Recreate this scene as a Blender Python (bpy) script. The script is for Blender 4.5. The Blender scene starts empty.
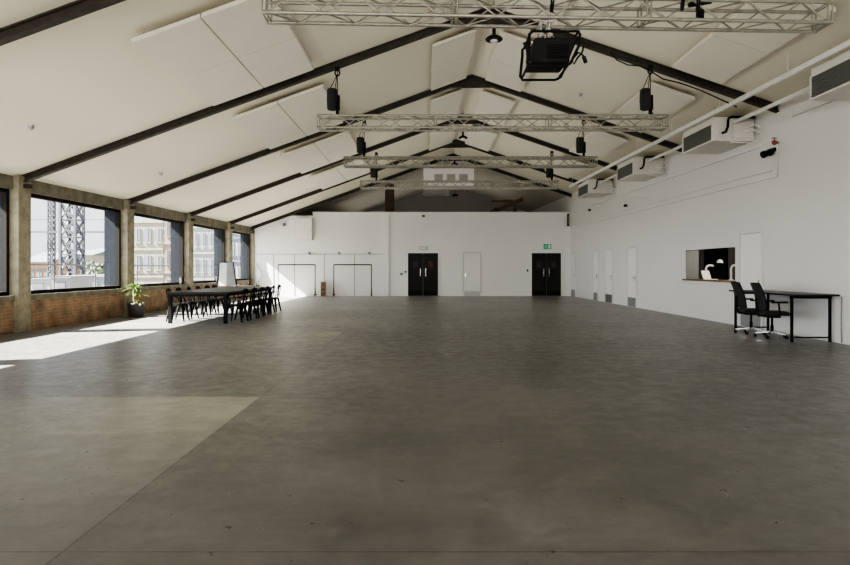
import bpy, math, random
from mathutils import Vector, Matrix
random.seed(7)
C = bpy.context.scene.collection
EYE = 1.386
HOR = 268.0
PI = math.pi

# ------------------------------------------------------------------ materials
def mat(name, col, rough=0.6, metal=0.0, var=0.06, scale=6.0, bump=0.0, spec=0.5):
    m = bpy.data.materials.new(name); m.use_nodes = True
    nt = m.node_tree; n = nt.nodes; l = nt.links
    b = n['Principled BSDF']
    b.inputs['Roughness'].default_value = rough
    b.inputs['Metallic'].default_value = metal
    b.inputs['Specular IOR Level'].default_value = spec
    tc = n.new('ShaderNodeTexCoord')
    nz = n.new('ShaderNodeTexNoise'); nz.inputs['Scale'].default_value = scale; nz.inputs['Detail'].default_value = 4
    l.new(tc.outputs['Object'], nz.inputs['Vector'])
    r = n.new('ShaderNodeValToRGB')
    lo = [max(0, c*(1-var)) for c in col]; hi = [min(1, c*(1+var)) for c in col]
    r.color_ramp.elements[0].color = (*lo, 1); r.color_ramp.elements[0].position = 0.3
    r.color_ramp.elements[1].color = (*hi, 1); r.color_ramp.elements[1].position = 0.7
    l.new(nz.outputs['Fac'], r.inputs['Fac']); l.new(r.outputs['Color'], b.inputs['Base Color'])
    if bump:
        bp = n.new('ShaderNodeBump'); bp.inputs['Strength'].default_value = bump; bp.inputs['Distance'].default_value = 0.01
        l.new(nz.outputs['Fac'], bp.inputs['Height']); l.new(bp.outputs['Normal'], b.inputs['Normal'])
    return m

M = {}
M['white_wall'] = mat('painted_wall', (0.72,0.71,0.685), 0.75, var=0.02, scale=0.7)
M['back_wall'] = mat('painted_back_wall', (0.82,0.815,0.79), 0.7, var=0.015, scale=0.7)
M['ceiling'] = mat('ceiling_paint', (0.69,0.645,0.525), 0.85, var=0.03, scale=0.35)
M['panel'] = mat('panel_fabric', (0.67,0.635,0.54), 0.9, var=0.02, scale=1.5)
M['steel_beam'] = mat('olive_steel', (0.036,0.031,0.024), 0.7, spec=.2, var=0.35, scale=9, bump=0.2)
M['concrete'] = mat('pillar_concrete', (0.235,0.21,0.15), 0.85, var=0.3, scale=5, bump=0.4)
M['concrete_d'] = mat('lintel_concrete', (0.14,0.125,0.092), 0.85, var=0.35, scale=4, bump=0.4)
M['black_metal'] = mat('black_metal', (0.005,0.005,0.0052), 0.6, 0.0, spec=.1)
M['black_frame'] = mat('black_frame', (0.012,0.011,0.010), 0.8, spec=.1)
M['black_plastic'] = mat('black_plastic', (0.006,0.006,0.006), 0.6, spec=.12)
M['black_fabric'] = mat('black_fabric', (0.011,0.011,0.0115), 0.9, scale=60, var=0.3)
M['black_door'] = mat('black_door_paint', (0.008,0.0075,0.007), 0.6, spec=.25)
M['table_black'] = mat('table_black', (0.006,0.006,0.0065), 0.4, spec=.3)
M['alu'] = mat('truss_aluminium', (0.31,0.295,0.25), 0.42, 0.6, var=0.2, scale=12)
M['chrome'] = mat('brushed_steel', (0.55,0.55,0.55), 0.25, 0.95)
M['white_metal'] = mat('white_metal', (0.72,0.71,0.68), 0.5)
M['white_plastic'] = mat('white_plastic', (0.78,0.78,0.76), 0.4)
M['grey_unit'] = mat('unit_casing', (0.66,0.64,0.59), 0.55)
M['grille'] = mat('grille_grey', (0.10,0.105,0.095), 0.35)
M['kick'] = mat('kick_steel', (0.33,0.34,0.34), 0.4, 0.6)
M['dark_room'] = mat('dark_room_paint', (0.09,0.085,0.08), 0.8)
M['curtain'] = mat('dark_drape', (0.07,0.066,0.062), 0.9)
M['wood'] = mat('wood_sill', (0.20,0.115,0.055), 0.5, var=0.3, scale=14)
M['brown'] = mat('brown_timber', (0.095,0.058,0.033), 0.8, var=0.3, scale=10)
M['cabinet_brown'] = mat('brown_stand', (0.28,0.15,0.09), 0.6, var=0.3, scale=10)
M['vent_grey'] = mat('vent_grey', (0.38,0.37,0.34), 0.6)
M['red'] = mat('red_paint', (0.22,0.04,0.03), 0.5)
M['vision'] = mat('vision_panel', (0.035,0.032,0.03), 0.5, spec=.2)
M['vision_red'] = mat('vision_panel_red', (0.09,0.025,0.018), 0.5, spec=.2)
M['leaf'] = mat('leaf_green', (0.085,0.15,0.025), 0.5, var=0.3, scale=8)
M['leaf_pale'] = mat('leaf_pale', (0.14,0.15,0.05), 0.5, var=0.3, scale=8)
M['stem'] = mat('stem_brown', (0.22,0.17,0.09), 0.8)
M['pot'] = mat('pot_charcoal', (0.035,0.03,0.032), 0.6)
M['soil'] = mat('soil', (0.04,0.03,0.02), 0.95, var=0.4, scale=30)
M['board_white'] = mat('board_white', (0.82,0.84,0.86), 0.35)
M['board_grey'] = mat('board_grey', (0.20,0.205,0.20), 0.6)
M['sign_green'] = mat('sign_green', (0.03,0.42,0.22), 0.4)
M['sign_pale'] = mat('sign_pale', (0.48,0.52,0.36), 0.4)
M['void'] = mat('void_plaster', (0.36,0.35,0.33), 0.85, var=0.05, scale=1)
M['shadow_joint'] = mat('joint_grey', (0.20,0.205,0.21), 0.8)
# outside
M['ext_ground'] = mat('yard_ground', (0.176,0.176,0.176), 0.9, var=0.2, scale=0.3)
M['ext_terrace'] = mat('terrace_paving', (0.189,0.189,0.185), 0.9)
M['ext_rail'] = mat('rail_grey', (0.06,0.065,0.075), 0.5, 0.2)
M['ext_tower'] = mat('tower_iron', (0.045,0.047,0.06), 0.6)
M['ext_cream'] = mat('cream_stone', (0.252,0.235,0.185), 0.85, var=0.12, scale=0.9)
M['ext_pink'] = mat('pink_brick', (0.231,0.168,0.139), 0.85, var=0.12, scale=2)
M['ext_orange'] = mat('orange_brick', (0.231,0.143,0.084), 0.85, var=0.15, scale=2)
M['ext_pale'] = mat('pale_cladding', (0.231,0.244,0.239), 0.7, var=0.1, scale=0.6)
M['ext_glass'] = mat('blue_glazing', (0.134,0.155,0.176), 0.3)
M['ext_slate'] = mat('slate_roof', (0.092,0.101,0.118), 0.7)
M['ext_tree'] = mat('tree_green', (0.07,0.09,0.065), 0.9, var=0.4, scale=3)
M['ext_pier'] = mat('outer_pier', (0.022,0.025,0.031), 0.9, spec=0.0)

def glass_mat():
    m = bpy.data.materials.new('window_glass'); m.use_nodes = True
    nt = m.node_tree; n = nt.nodes; l = nt.links
    for x in list(n): n.remove(x)
    out = n.new('ShaderNodeOutputMaterial')
    tr = n.new('ShaderNodeBsdfTransparent'); tr.inputs['Color'].default_value = (0.90,0.93,0.95,1)
    gl = n.new('ShaderNodeBsdfGlossy'); gl.inputs['Roughness'].default_value = 0.03
    lw = n.new('ShaderNodeLayerWeight'); lw.inputs['Blend'].default_value = 0.12
    fr = n.new('ShaderNodeMath'); fr.operation = 'MULTIPLY'; fr.inputs[1].default_value = 0.22; l.new(lw.outputs['Facing'], fr.inputs[0])
    mx = n.new('ShaderNodeMixShader')
    l.new(fr.outputs[0], mx.inputs[0]); l.new(tr.outputs[0], mx.inputs[1]); l.new(gl.outputs[0], mx.inputs[2])
    l.new(mx.outputs[0], out.inputs['Surface'])
    return m
M['glass'] = glass_mat()

def brick_mat():
    m = bpy.data.materials.new('brickwork'); m.use_nodes = True
    nt = m.node_tree; n = nt.nodes; l = nt.links; b = n['Principled BSDF']
    tc = n.new('ShaderNodeTexCoord'); sp = n.new('ShaderNodeSeparateXYZ'); cb = n.new('ShaderNodeCombineXYZ')
    l.new(tc.outputs['Object'], sp.inputs[0]); l.new(sp.outputs['Y'], cb.inputs['X']); l.new(sp.outputs['Z'], cb.inputs['Y'])
    br = n.new('ShaderNodeTexBrick')
    br.inputs['Color1'].default_value = (0.29,0.155,0.08,1); br.inputs['Color2'].default_value = (0.21,0.13,0.075,1)
    br.inputs['Mortar'].default_value = (0.24,0.20,0.14,1)
    br.inputs['Scale'].default_value = 1.0; br.inputs['Mortar Size'].default_value = 0.008
    br.inputs['Brick Width'].default_value = 0.225; br.inputs['Row Height'].default_value = 0.075
    l.new(cb.outputs[0], br.inputs['Vector'])
    nz = n.new('ShaderNodeTexNoise'); nz.inputs['Scale'].default_value = 3; nz.inputs['Detail'].default_value = 5
    l.new(tc.outputs['Object'], nz.inputs['Vector'])
    mr = n.new('ShaderNodeMapRange'); mr.inputs[1].default_value = 0.3; mr.inputs[2].default_value = 0.7
    mr.inputs[3].default_value = 0.55; mr.inputs[4].default_value = 1.35
    l.new(nz.outputs['Fac'], mr.inputs[0])
    mx = n.new('ShaderNodeVectorMath'); mx.operation = 'SCALE'
    l.new(br.outputs['Color'], mx.inputs[0]); l.new(mr.outputs[0], mx.inputs['Scale'])
    l.new(mx.outputs[0], b.inputs['Base Color']); b.inputs['Roughness'].default_value = 0.9
    bp = n.new('ShaderNodeBump'); bp.inputs['Strength'].default_value = 0.5; bp.inputs['Distance'].default_value = 0.01; bp.invert = True
    l.new(br.outputs['Fac'], bp.inputs['Height']); l.new(bp.outputs['Normal'], b.inputs['Normal'])
    return m
M['brick'] = brick_mat()

def floor_mat():
    m = bpy.data.materials.new('polished_concrete'); m.use_nodes = True
    nt = m.node_tree; n = nt.nodes; l = nt.links; b = n['Principled BSDF']
    tc = n.new('ShaderNodeTexCoord'); sp = n.new('ShaderNodeSeparateXYZ'); l.new(tc.outputs['Object'], sp.inputs[0])
    def math_(op, a, b_=None, c=None):
        k = n.new('ShaderNodeMath'); k.operation = op
        for i, v in enumerate((a, b_, c)):
            if v is None: continue
            if isinstance(v, (int, float)): k.inputs[i].default_value = v
            else: l.new(v, k.inputs[i])
        return k.outputs[0]
    def noise(scale, det, vec=None, rough=0.6):
        k = n.new('ShaderNodeTexNoise'); k.inputs['Scale'].default_value = scale; k.inputs['Detail'].default_value = det
        k.inputs['Roughness'].default_value = rough
        l.new(vec or tc.outputs['Object'], k.inputs['Vector']); return k.outputs['Fac']
    def smooth(v, a, b_, o0, o1):
        k = n.new('ShaderNodeMapRange'); k.interpolation_type = 'SMOOTHSTEP'
        k.inputs[1].default_value = a; k.inputs[2].default_value = b_; k.inputs[3].default_value = o0; k.inputs[4].default_value = o1
        l.new(v, k.inputs[0]); return k.outputs[0]
    X, Y = sp.outputs['X'], sp.outputs['Y']
    mp = n.new('ShaderNodeMapping'); mp.inputs['Scale'].default_value = (0.55, 1.0, 1); l.new(tc.outputs['Object'], mp.inputs['Vector'])
    big = noise(0.45, 6, mp.outputs[0]); mid = noise(1.7, 8, mp.outputs[0], 0.7); fine = noise(14, 6)
    wet = noise(0.9, 10, mp.outputs[0], 0.75)
    v = math_('ADD', smooth(big, 0.3, 0.7, 0.74, 1.2), smooth(mid, 0.35, 0.65, -0.15, 0.15))
    v = math_('ADD', v, smooth(fine, 0.35, 0.65, -0.07, 0.07))
    v = math_('ADD', v, smooth(wet, 0.52, 0.72, 0.0, 0.16))
    sc1 = noise(4.5, 10, None, 0.8); v = math_('ADD', v, smooth(sc1, 0.38, 0.62, -0.13, 0.13))
    sc2 = noise(0.25, 3, None, 0.5); v = math_('ADD', v, smooth(sc2, 0.4, 0.6, -0.08, 0.08))
    v = math_('MULTIPLY', v, math_('MULTIPLY', smooth(Y, 9.0, 26.0, 1.0, 1.9), smooth(Y, 2.5, 9.0, 0.84, 1.0)))  # wall reflection painted into far floor tone; near floor darkened against rear light
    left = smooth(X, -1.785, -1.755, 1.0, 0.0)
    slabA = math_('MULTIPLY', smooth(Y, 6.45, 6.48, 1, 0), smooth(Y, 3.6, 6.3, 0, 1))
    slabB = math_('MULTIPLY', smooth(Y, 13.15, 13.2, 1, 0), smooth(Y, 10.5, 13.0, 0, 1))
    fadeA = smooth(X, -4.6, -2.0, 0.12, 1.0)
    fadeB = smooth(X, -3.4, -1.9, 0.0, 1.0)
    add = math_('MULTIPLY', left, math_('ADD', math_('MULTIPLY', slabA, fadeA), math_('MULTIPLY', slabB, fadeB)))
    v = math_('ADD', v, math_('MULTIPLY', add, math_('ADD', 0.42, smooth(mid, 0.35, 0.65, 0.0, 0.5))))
    nearleft = math_('MULTIPLY', left, math_('MULTIPLY', smooth(Y, 6.45, 6.48, 1, 0), smooth(Y, 2.5, 4.5, 0.04, 0.34)))  # paler near-left slab, with window sheen painted in as extra lightness
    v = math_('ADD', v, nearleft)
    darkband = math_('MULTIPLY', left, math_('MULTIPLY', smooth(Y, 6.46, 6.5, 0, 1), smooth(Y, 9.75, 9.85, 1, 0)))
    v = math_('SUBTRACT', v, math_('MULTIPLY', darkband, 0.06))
    v = math_('ADD', v, math_('MULTIPLY', left, smooth(X, -6.5, -2.2, 0.30, 0.05)))  # left slab's own paler tone plus window sheen put into the colour
    v = math_('MAXIMUM', v, 0.2)
    # joints between the poured slabs
    def line(c, at, w):
        return math_('LESS_THAN', math_('ABSOLUTE', math_('SUBTRACT', c, at)), w)
    j = math_('MULTIPLY', line(X, -1.77, 0.008), math_('LESS_THAN', Y, 13.3))
    j = math_('MAXIMUM', j, line(Y, 2.93, 0.006))
    for at in (6.47, 9.8, 13.2, 16.6, 20.0, 23.4):
        j = math_('MAXIMUM', j, math_('MULTIPLY', math_('MULTIPLY', line(Y, at, 0.012), left), 0.4))
    v = math_('MULTIPLY', v, math_('SUBTRACT', 1.0, math_('MULTIPLY', j, 0.6)))
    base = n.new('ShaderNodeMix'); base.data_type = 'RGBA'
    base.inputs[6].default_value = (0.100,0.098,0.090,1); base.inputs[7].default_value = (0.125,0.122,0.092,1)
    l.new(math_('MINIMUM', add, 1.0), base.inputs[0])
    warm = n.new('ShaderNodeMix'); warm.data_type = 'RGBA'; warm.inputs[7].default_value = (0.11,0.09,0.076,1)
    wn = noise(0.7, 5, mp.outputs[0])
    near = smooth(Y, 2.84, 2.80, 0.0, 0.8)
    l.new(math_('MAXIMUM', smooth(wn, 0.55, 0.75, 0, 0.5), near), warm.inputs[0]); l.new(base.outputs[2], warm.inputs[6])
    sc = n.new('ShaderNodeVectorMath'); sc.operation = 'SCALE'
    l.new(warm.outputs[2], sc.inputs[0]); l.new(v, sc.inputs['Scale'])
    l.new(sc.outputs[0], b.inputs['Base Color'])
    l.new(smooth(sc1, 0.35, 0.65, 0.27, 0.48), b.inputs['Roughness'])
    b.inputs['Specular IOR Level'].default_value = 0.55
    bp = n.new('ShaderNodeBump'); bp.inputs['Strength'].default_value = 0.08; bp.inputs['Distance'].default_value = 0.01
    l.new(mid, bp.inputs['Height']); l.new(bp.outputs['Normal'], b.inputs['Normal'])
    return m
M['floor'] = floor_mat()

# ------------------------------------------------------------------ mesh building
class MB:
    def __init__(s): s.v = []; s.f = []; s.sm = []
    def add(s, vs, fs, smooth=False):
        o = len(s.v); s.v += [tuple(v) for v in vs]; s.f += [tuple(i+o for i in f) for f in fs]; s.sm += [smooth]*len(fs)
    def hexa(s, p):   # 8 points: bottom 4 ccw, top 4 ccw
        s.add(p, [(3,2,1,0),(4,5,6,7),(0,1,5,4),(1,2,6,5),(2,3,7,6),(3,0,4,7)])
    def box(s, x0, x1, y0, y1, z0, z1):
        s.hexa([(x0,y0,z0),(x1,y0,z0),(x1,y1,z0),(x0,y1,z0),(x0,y0,z1),(x1,y0,z1),(x1,y1,z1),(x0,y1,z1)])
    def rbox(s, x0, x1, y0, y1, z0, z1, b=0.02):   # box with chamfered vertical and top edges
        ring = lambda i, z: [(x0+i+b,y0+i,z),(x1-i-b,y0+i,z),(x1-i,y0+i+b,z),(x1-i,y1-i-b,z),(x1-i-b,y1-i,z),(x0+i+b,y1-i,z),(x0+i,y1-i-b,z),(x0+i,y0+i+b,z)]
        rs = [ring(b*.5,z0), ring(0,z0+b*.5), ring(0,z1-b), ring(b*.6,z1-b*.25), ring(b,z1)]
        vs = [p for r in rs for p in r]; fs = [tuple(reversed(range(8))), tuple(range(len(vs)-8, len(vs)))]
        for k in range(len(rs)-1):
            for i in range(8): fs.append((k*8+i, k*8+(i+1)%8, (k+1)*8+(i+1)%8, (k+1)*8+i))
        s.add(vs, fs)
    def bar(s, a, b, w, h=None, w2=None, h2=None, up=(0,0,1)):
        a = Vector(a); b = Vector(b); h = w if h is None else h; w2 = w if w2 is None else w2; h2 = h if h2 is None else h2
        d = (b-a).normalized(); u = Vector(up)
        if abs(d.dot(u)) > 0.98: u = Vector((0,1,0))
        r = d.cross(u).normalized(); u = r.cross(d).normalized()
        P = []
        for c, ww, hh in ((a,w,h),(b,w2,h2)):
            for i, j in ((-1,-1),(1,-1),(1,1),(-1,1)): P.append(c + r*(ww/2*i) + u*(hh/2*j))
        s.add(P, [(3,2,1,0),(4,5,6,7),(0,1,5,4),(1,2,6,5),(2,3,7,6),(3,0,4,7)])
    def tube(s, pts, r, n=8, r2=None, closed=False):
        pts = [Vector(p) for p in pts]; m = len(pts); vs = []; prev = None
        for k, p in enumerate(pts):
            if closed: d = pts[(k+1)%m]-pts[k-1]
            else: d = pts[min(k+1,m-1)]-pts[max(k-1,0)]
            d.normalize()
            if prev is None:
                u = Vector((0,0,1)) if abs(d.z) < 0.9 else Vector((0,1,0))
                a = d.cross(u).normalized()
            else: a = (prev - d*prev.dot(d)).normalized()
            prev = a; b = d.cross(a)
            rr = r if r2 is None else r + (r2-r)*k/(m-1)
            vs += [p + a*(rr*math.cos(2*PI*i/n)) + b*(rr*math.sin(2*PI*i/n)) for i in range(n)]
        fs = []
        for k in range(m if closed else m-1):
            q = (k+1) % m
            for i in range(n): fs.append((k*n+i, k*n+(i+1)%n, q*n+(i+1)%n, q*n+i))
        s.add(vs, fs, True)
        if not closed: s.add(vs[:n], [tuple(reversed(range(n)))]); s.add(vs[-n:], [tuple(range(n))])
    def lathe(s, prof, c=(0,0,0), n=16):
        vs = []; c = Vector(c)
        for r, z in prof: vs += [(c.x+r*math.cos(2*PI*i/n), c.y+r*math.sin(2*PI*i/n), c.z+z) for i in range(n)]
        fs = []
        for k in range(len(prof)-1):
            for i in range(n): fs.append((k*n+i, k*n+(i+1)%n, (k+1)*n+(i+1)%n, (k+1)*n+i))
        s.add(vs, fs, True)
        s.add(vs[:n], [tuple(reversed(range(n)))]); s.add(vs[-n:], [tuple(range(n))])
    def prism(s, poly, axis, t0, t1):
        """poly = 2D outline; extruded along axis ('x': poly is (y,z); 'y': poly is (x,z); 'z': poly is (x,y))"""
        mk = {'x': lambda p,t: (t,p[0],p[1]), 'y': lambda p,t: (p[0],t,p[1]), 'z': lambda p,t: (p[0],p[1],t)}[axis]
        n = len(poly); vs = [mk(p,t0) for p in poly]+[mk(p,t1) for p in poly]
        s.add(vs, [tuple(reversed(range(n))), tuple(range(n,2*n))]+[(i,(i+1)%n,n+(i+1)%n,n+i) for i in range(n)])
    def build(s, name, m, parent=None, loc=None, rot=None, bevel=0):
        me = bpy.data.meshes.new(name); 
        if not s.v: raise ValueError(name)
        me.from_pydata(s.v, [], s.f); me.polygons.foreach_set('use_smooth', s.sm); me.update()
        import bmesh
        bm = bmesh.new(); bm.from_mesh(me); bmesh.ops.recalc_face_normals(bm, faces=bm.faces); bm.to_mesh(me); bm.free()
        me.materials.append(M[m] if isinstance(m, str) else m)
        o = bpy.data.objects.new(name, me); C.objects.link(o)
        if parent: o.parent = parent
        if loc: o.location = loc
        if rot: o.rotation_euler = rot
        if bevel:
            bv = o.modifiers.new('edge', 'BEVEL'); bv.width = bevel; bv.segments = 2; bv.limit_method = 'ANGLE'
        return o

def tag(o, label=None, cat=None, group=None, kind=None):
    if label: o['label'] = label
    if cat: o['category'] = cat
    if group: o['group'] = group
    if kind: o['kind'] = kind
    return o
def thing(name, loc, label, cat, group=None, rz=0, kind=None):
    o = bpy.data.objects.new(name, None); C.objects.link(o); o.empty_display_size = 0.2
    o.location = loc; o.rotation_euler = (0,0,rz)
    return tag(o, label, cat, group, kind)
def kids(o): return [c for c in bpy.data.objects if c.parent == o]
def dup(root, loc, rz, label, group=None):
    r = root.copy(); C.objects.link(r); r.location = loc; r.rotation_euler = (0,0,rz); r['label'] = label
    if group: r['group'] = group
    for ch in kids(root):
        c = ch.copy(); C.objects.link(c); c.parent = r
        for g in kids(ch):
            d = g.copy(); C.objects.link(d); d.parent = c
    return r
def at(px, py, Y): return Vector(((px-425)/600*Y, Y, EYE+(HOR-py)/600*Y))

# ------------------------------------------------------------------ measures of the hall
def xl(Y): return -8.75 + 0.0106*(Y-8)
def xr(Y): return 7.20 + 0.0238*(29.7-Y)
RX, RH, SL, SR = 1.36, 7.02, 0.364, 0.341
def ceil_h(X): return RH - (SL if X < RX else SR)*abs(X-RX)
YP = [-10.6, -6.0, -1.35, 3.35, 8.05, 12.73, 17.3, 21.7, 26.04, 29.62]
PW = 0.40
Y0, YB, YE = -9.0, 29.7, 40.0

# floor
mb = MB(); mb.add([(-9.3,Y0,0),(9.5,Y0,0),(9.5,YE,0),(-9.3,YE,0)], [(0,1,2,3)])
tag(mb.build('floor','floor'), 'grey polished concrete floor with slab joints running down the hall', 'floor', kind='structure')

# ceiling: two slopes
mb = MB(); T = 0.12
XL, XR = -9.45, 10.2
mb.prism([(XL,ceil_h(XL)),(RX,RH),(XR,ceil_h(XR)),(XR,ceil_h(XR)+T),(RX,RH+T),(XL,ceil_h(XL)+T)], 'y', Y0-.3, YE+.3)
tag(mb.build('ceiling','ceiling'), 'cream painted pitched ceiling between the dark rafters', 'ceiling', kind='structure')

# left wall pieces -------------------------------------------------
def lbox(mb, y0, y1, o0, o1, h0, h1):
    """box that follows the left wall; offsets o are measured from its inner face, negative outwards"""
    mb.hexa([(xl(y0)+o0,y0,h0),(xl(y0)+o1,y0,h0),(xl(y1)+o1,y1,h0),(xl(y1)+o0,y1,h0),
             (xl(y0)+o0,y0,h1),(xl(y0)+o1,y0,h1),(xl(y1)+o1,y1,h1),(xl(y1)+o0,y1,h1)])
def rb(mb, y0, y1, o0, o1, h0, h1):
    mb.hexa([(xr(y0)+o0,y0,h0),(xr(y0)+o1,y0,h0),(xr(y1)+o1,y1,h0),(xr(y1)+o0,y1,h0),
             (xr(y0)+o0,y0,h1),(xr(y0)+o1,y0,h1),(xr(y1)+o1,y1,h1),(xr(y1)+o0,y1,h1)])
SILL, HEAD = 0.80, 3.0
mb = MB(); lbox(mb, Y0, YB, -0.42, -0.03, 0, 0.68); wall = mb.build('wall_left','brick')
tag(wall, 'low orange brick wall under the row of big windows', 'wall', kind='structure')
mb = MB(); lbox(mb, Y0, YB, -0.46, 0.0, 0.68, SILL); 
tag(mb.build('trim_1','concrete_d'), 'weathered concrete sill course on top of the brick wall', 'sill', kind='structure')
mb = MB(); lbox(mb, Y0, YB, -0.60, -0.04, HEAD+0.06, 3.46)
tag(mb.build('trim_2','concrete_d'), 'weathered concrete beam above the big windows', 'beam', kind='structure')
mb = MB(); lbox(mb, YB, YE, -0.4, 0.0, 0, 3.46)
tag(mb.build('wall_left_end','void'), 'grey side wall of the space beyond the partition', 'wall', kind='structure')
ordn = ['first','second','third','fourth','fifth','sixth','seventh','eighth','ninth','tenth']
for i, y in enumerate(YP):
    if y < -5: continue
    mb = MB(); lbox(mb, y, y+PW, -0.19, 0.08, 0, 3.36)
    o = mb.build('pillar','concrete', bevel=0.012)
    where = {8.05:'behind the frame edge, nearest window bay', 12.73:'nearest one shown whole, left of the crane tower window', 17.3:'the one behind the potted plant',
             21.7:'between the stone building window and the narrow third window', 26.04:'behind the white flip chart', 29.62:'in the corner against the white partition'}.get(y, 'beside the camera position')
    if y in (3.35, -1.35): where += ', ' + ('near' if y > 0 else 'far') + ' one'
    tag(o, 'weathered concrete pillar ' + where, 'pillar', 'concrete pillars along the window wall', 'structure')
    mb = MB(); yc = y+PW/2; mb.box(xl(yc)+0.081, xl(yc)+0.20, yc-0.06, yc+0.06, 3.10, 3.19)
    mb.build('rafter_bracket','steel_beam', o)

# windows of the left wall
wl = {3.35:'window beside the camera', 8.05:'large black framed window cut off by the left picture edge', 12.73:'large black framed window looking onto two iron lattice towers',
      17.3:'black framed window looking onto the cream stone building', 21.7:'black framed window behind the white flip chart', 26.04:'narrow looking black framed window next to the white end wall',
      -1.35:'window behind the camera'}
k = 0
for i, y in enumerate(YP[:-1]):
    if y < -6.5: continue
    a, b = y+PW, YP[i+1]; k += 1
    w = thing('window_%d' % k, (xl((a+b)/2), (a+b)/2, SILL), wl.get(y, 'window at the far rear of the hall'), 'window', 'big windows along the brick wall', kind='structure')
    dx, dy = w.location.x, w.location.y
    def sh(m):
        m.v = [(p[0]-dx, p[1]-dy, p[2]-SILL) for p in m.v]; return m
    fr = MB(); f = 0.085
    lbox(fr, a, b, -0.24, -0.12, SILL, SILL+f); lbox(fr, a, b, -0.24, -0.12, HEAD-f+.06, HEAD+.07)
    lbox(fr, a, a+f, -0.24, -0.12, SILL+f, HEAD-f+.06); lbox(fr, b-f, b, -0.24, -0.12, SILL+f, HEAD-f+.06)
    sh(fr).build('window_frame', 'black_frame', w)
    g = MB(); g.add([(xl(a+f)-.18,a+f,SILL+f),(xl(b-f)-.18,b-f,SILL+f),(xl(b-f)-.18,b-f,HEAD-f+.06),(xl(a+f)-.18,a+f,HEAD-f+.06)],[(0,1,2,3)]); sh(g).build('pane', 'glass', w)

# right wall -------------------------------------------------------
HY0, HY1, HH0, HH1 = 14.62, 17.25, 1.075, 1.90
mb = MB(); TH = 0.16
top = 4.75
for (a, b, h0, h1) in ((Y0,HY0,0,5),(HY1,YB,0,5),(HY0,HY1,0,HH0),(HY0,HY1,HH1,5),(YB,YE,0,5)):
    t0, t1 = (min(h1,1e9) if h1 < 4 else ceil_h(xr(a))+.03), (h1 if h1 < 4 else ceil_h(xr(b))+.03)
    mb.hexa([(xr(a),a,h0),(xr(a)+TH,a,h0),(xr(b)+TH,b,h0),(xr(b),b,h0),(xr(a),a,t0),(xr(a)+TH,a,t0),(xr(b)+TH,b,t1),(xr(b),b,t1)])
tag(mb.build('wall_right','white_wall'), 'long white wall with doors, serving hatch and air conditioning units', 'wall', kind='structure')
# hatch room
mb = MB()
hx = xr(15)+TH+0.002
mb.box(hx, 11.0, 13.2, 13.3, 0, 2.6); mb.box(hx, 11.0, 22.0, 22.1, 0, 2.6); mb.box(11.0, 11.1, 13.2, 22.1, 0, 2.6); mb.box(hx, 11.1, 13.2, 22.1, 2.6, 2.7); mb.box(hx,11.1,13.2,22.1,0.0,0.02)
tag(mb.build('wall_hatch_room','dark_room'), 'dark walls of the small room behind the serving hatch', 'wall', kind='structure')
mb = MB(); rb(mb, HY0-.06, HY1+.08, -0.07, TH+.25, HH0-.045, HH0); 
tag(mb.build('trim_3','wood'), 'brown wooden sill along the bottom of the serving hatch', 'sill', kind='structure')
# dark curtain at the back of the hatch room
for i,(cx0,cx1,lab) in enumerate(((9.4,10.2,'dark drape hanging in the hatch room, narrow one seen through its far half'),(8.0,9.1,'dark drape hanging in the hatch room beside the white tap pillar'))):
    mb = MB(); n = 24; vs = []
    for q in range(n+1):
        x = cx0+(cx1-cx0)*q/n; y = 18.6+i*0.9+0.07*math.sin(q*1.9); vs += [(x,y,0.02),(x,y,2.5)]
    mb.add(vs, [(2*q,2*q+2,2*q+3,2*q+1) for q in range(n)], True)
    tag(mb.build('curtain','curtain'), lab, 'curtain')

# partition (back wall) ---------------------------------------------
mb = MB(); top = 4.11
xa, xb = xl(YB), xr(YB)
xk = RX-(RH-0.0-top)/SL
mb.prism([(xa,0),(xb+.05,0),(xb+.05,top),(-5.55,top),(-5.55,3.98),(-6.9,3.98),(xa,ceil_h(xa)-.02)], 'y', YB, YB+0.15)
tag(mb.build('wall_back','back_wall'), 'white partition wall closing off the far end of the hall', 'wall', kind='structure')
mb = MB(); mb.prism([(-9.0,0),(9.5,0),(9.5,ceil_h(9.5)),(RX,RH),(-9.0,ceil_h(-9.0))], 'y', YE, YE+0.15)
tag(mb.build('wall_end','void'), 'dim grey gable wall seen above the partition', 'wall', kind='structure')
# rear wall behind the camera with an opening
mb = MB()
mb.box(-9.4,-7.6,Y0-.15,Y0,0,5.0); mb.box(7.0,10,Y0-.15,Y0,0,5.0)
mb.box(-7.6,7.0,Y0-.15,Y0,0,0.4)
mb.prism([(-9.4,3.6),(RX-2.0,3.9),(7.0,3.9),(10,3.4),(10,ceil_h(10)+.1),(RX,RH+.1),(-9.4,ceil_h(-9.4)+.1)], 'y', Y0-.15, Y0)
tag(mb.build('wall_rear','white_wall'), 'white wall behind the camera', 'wall', kind='structure')
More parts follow.
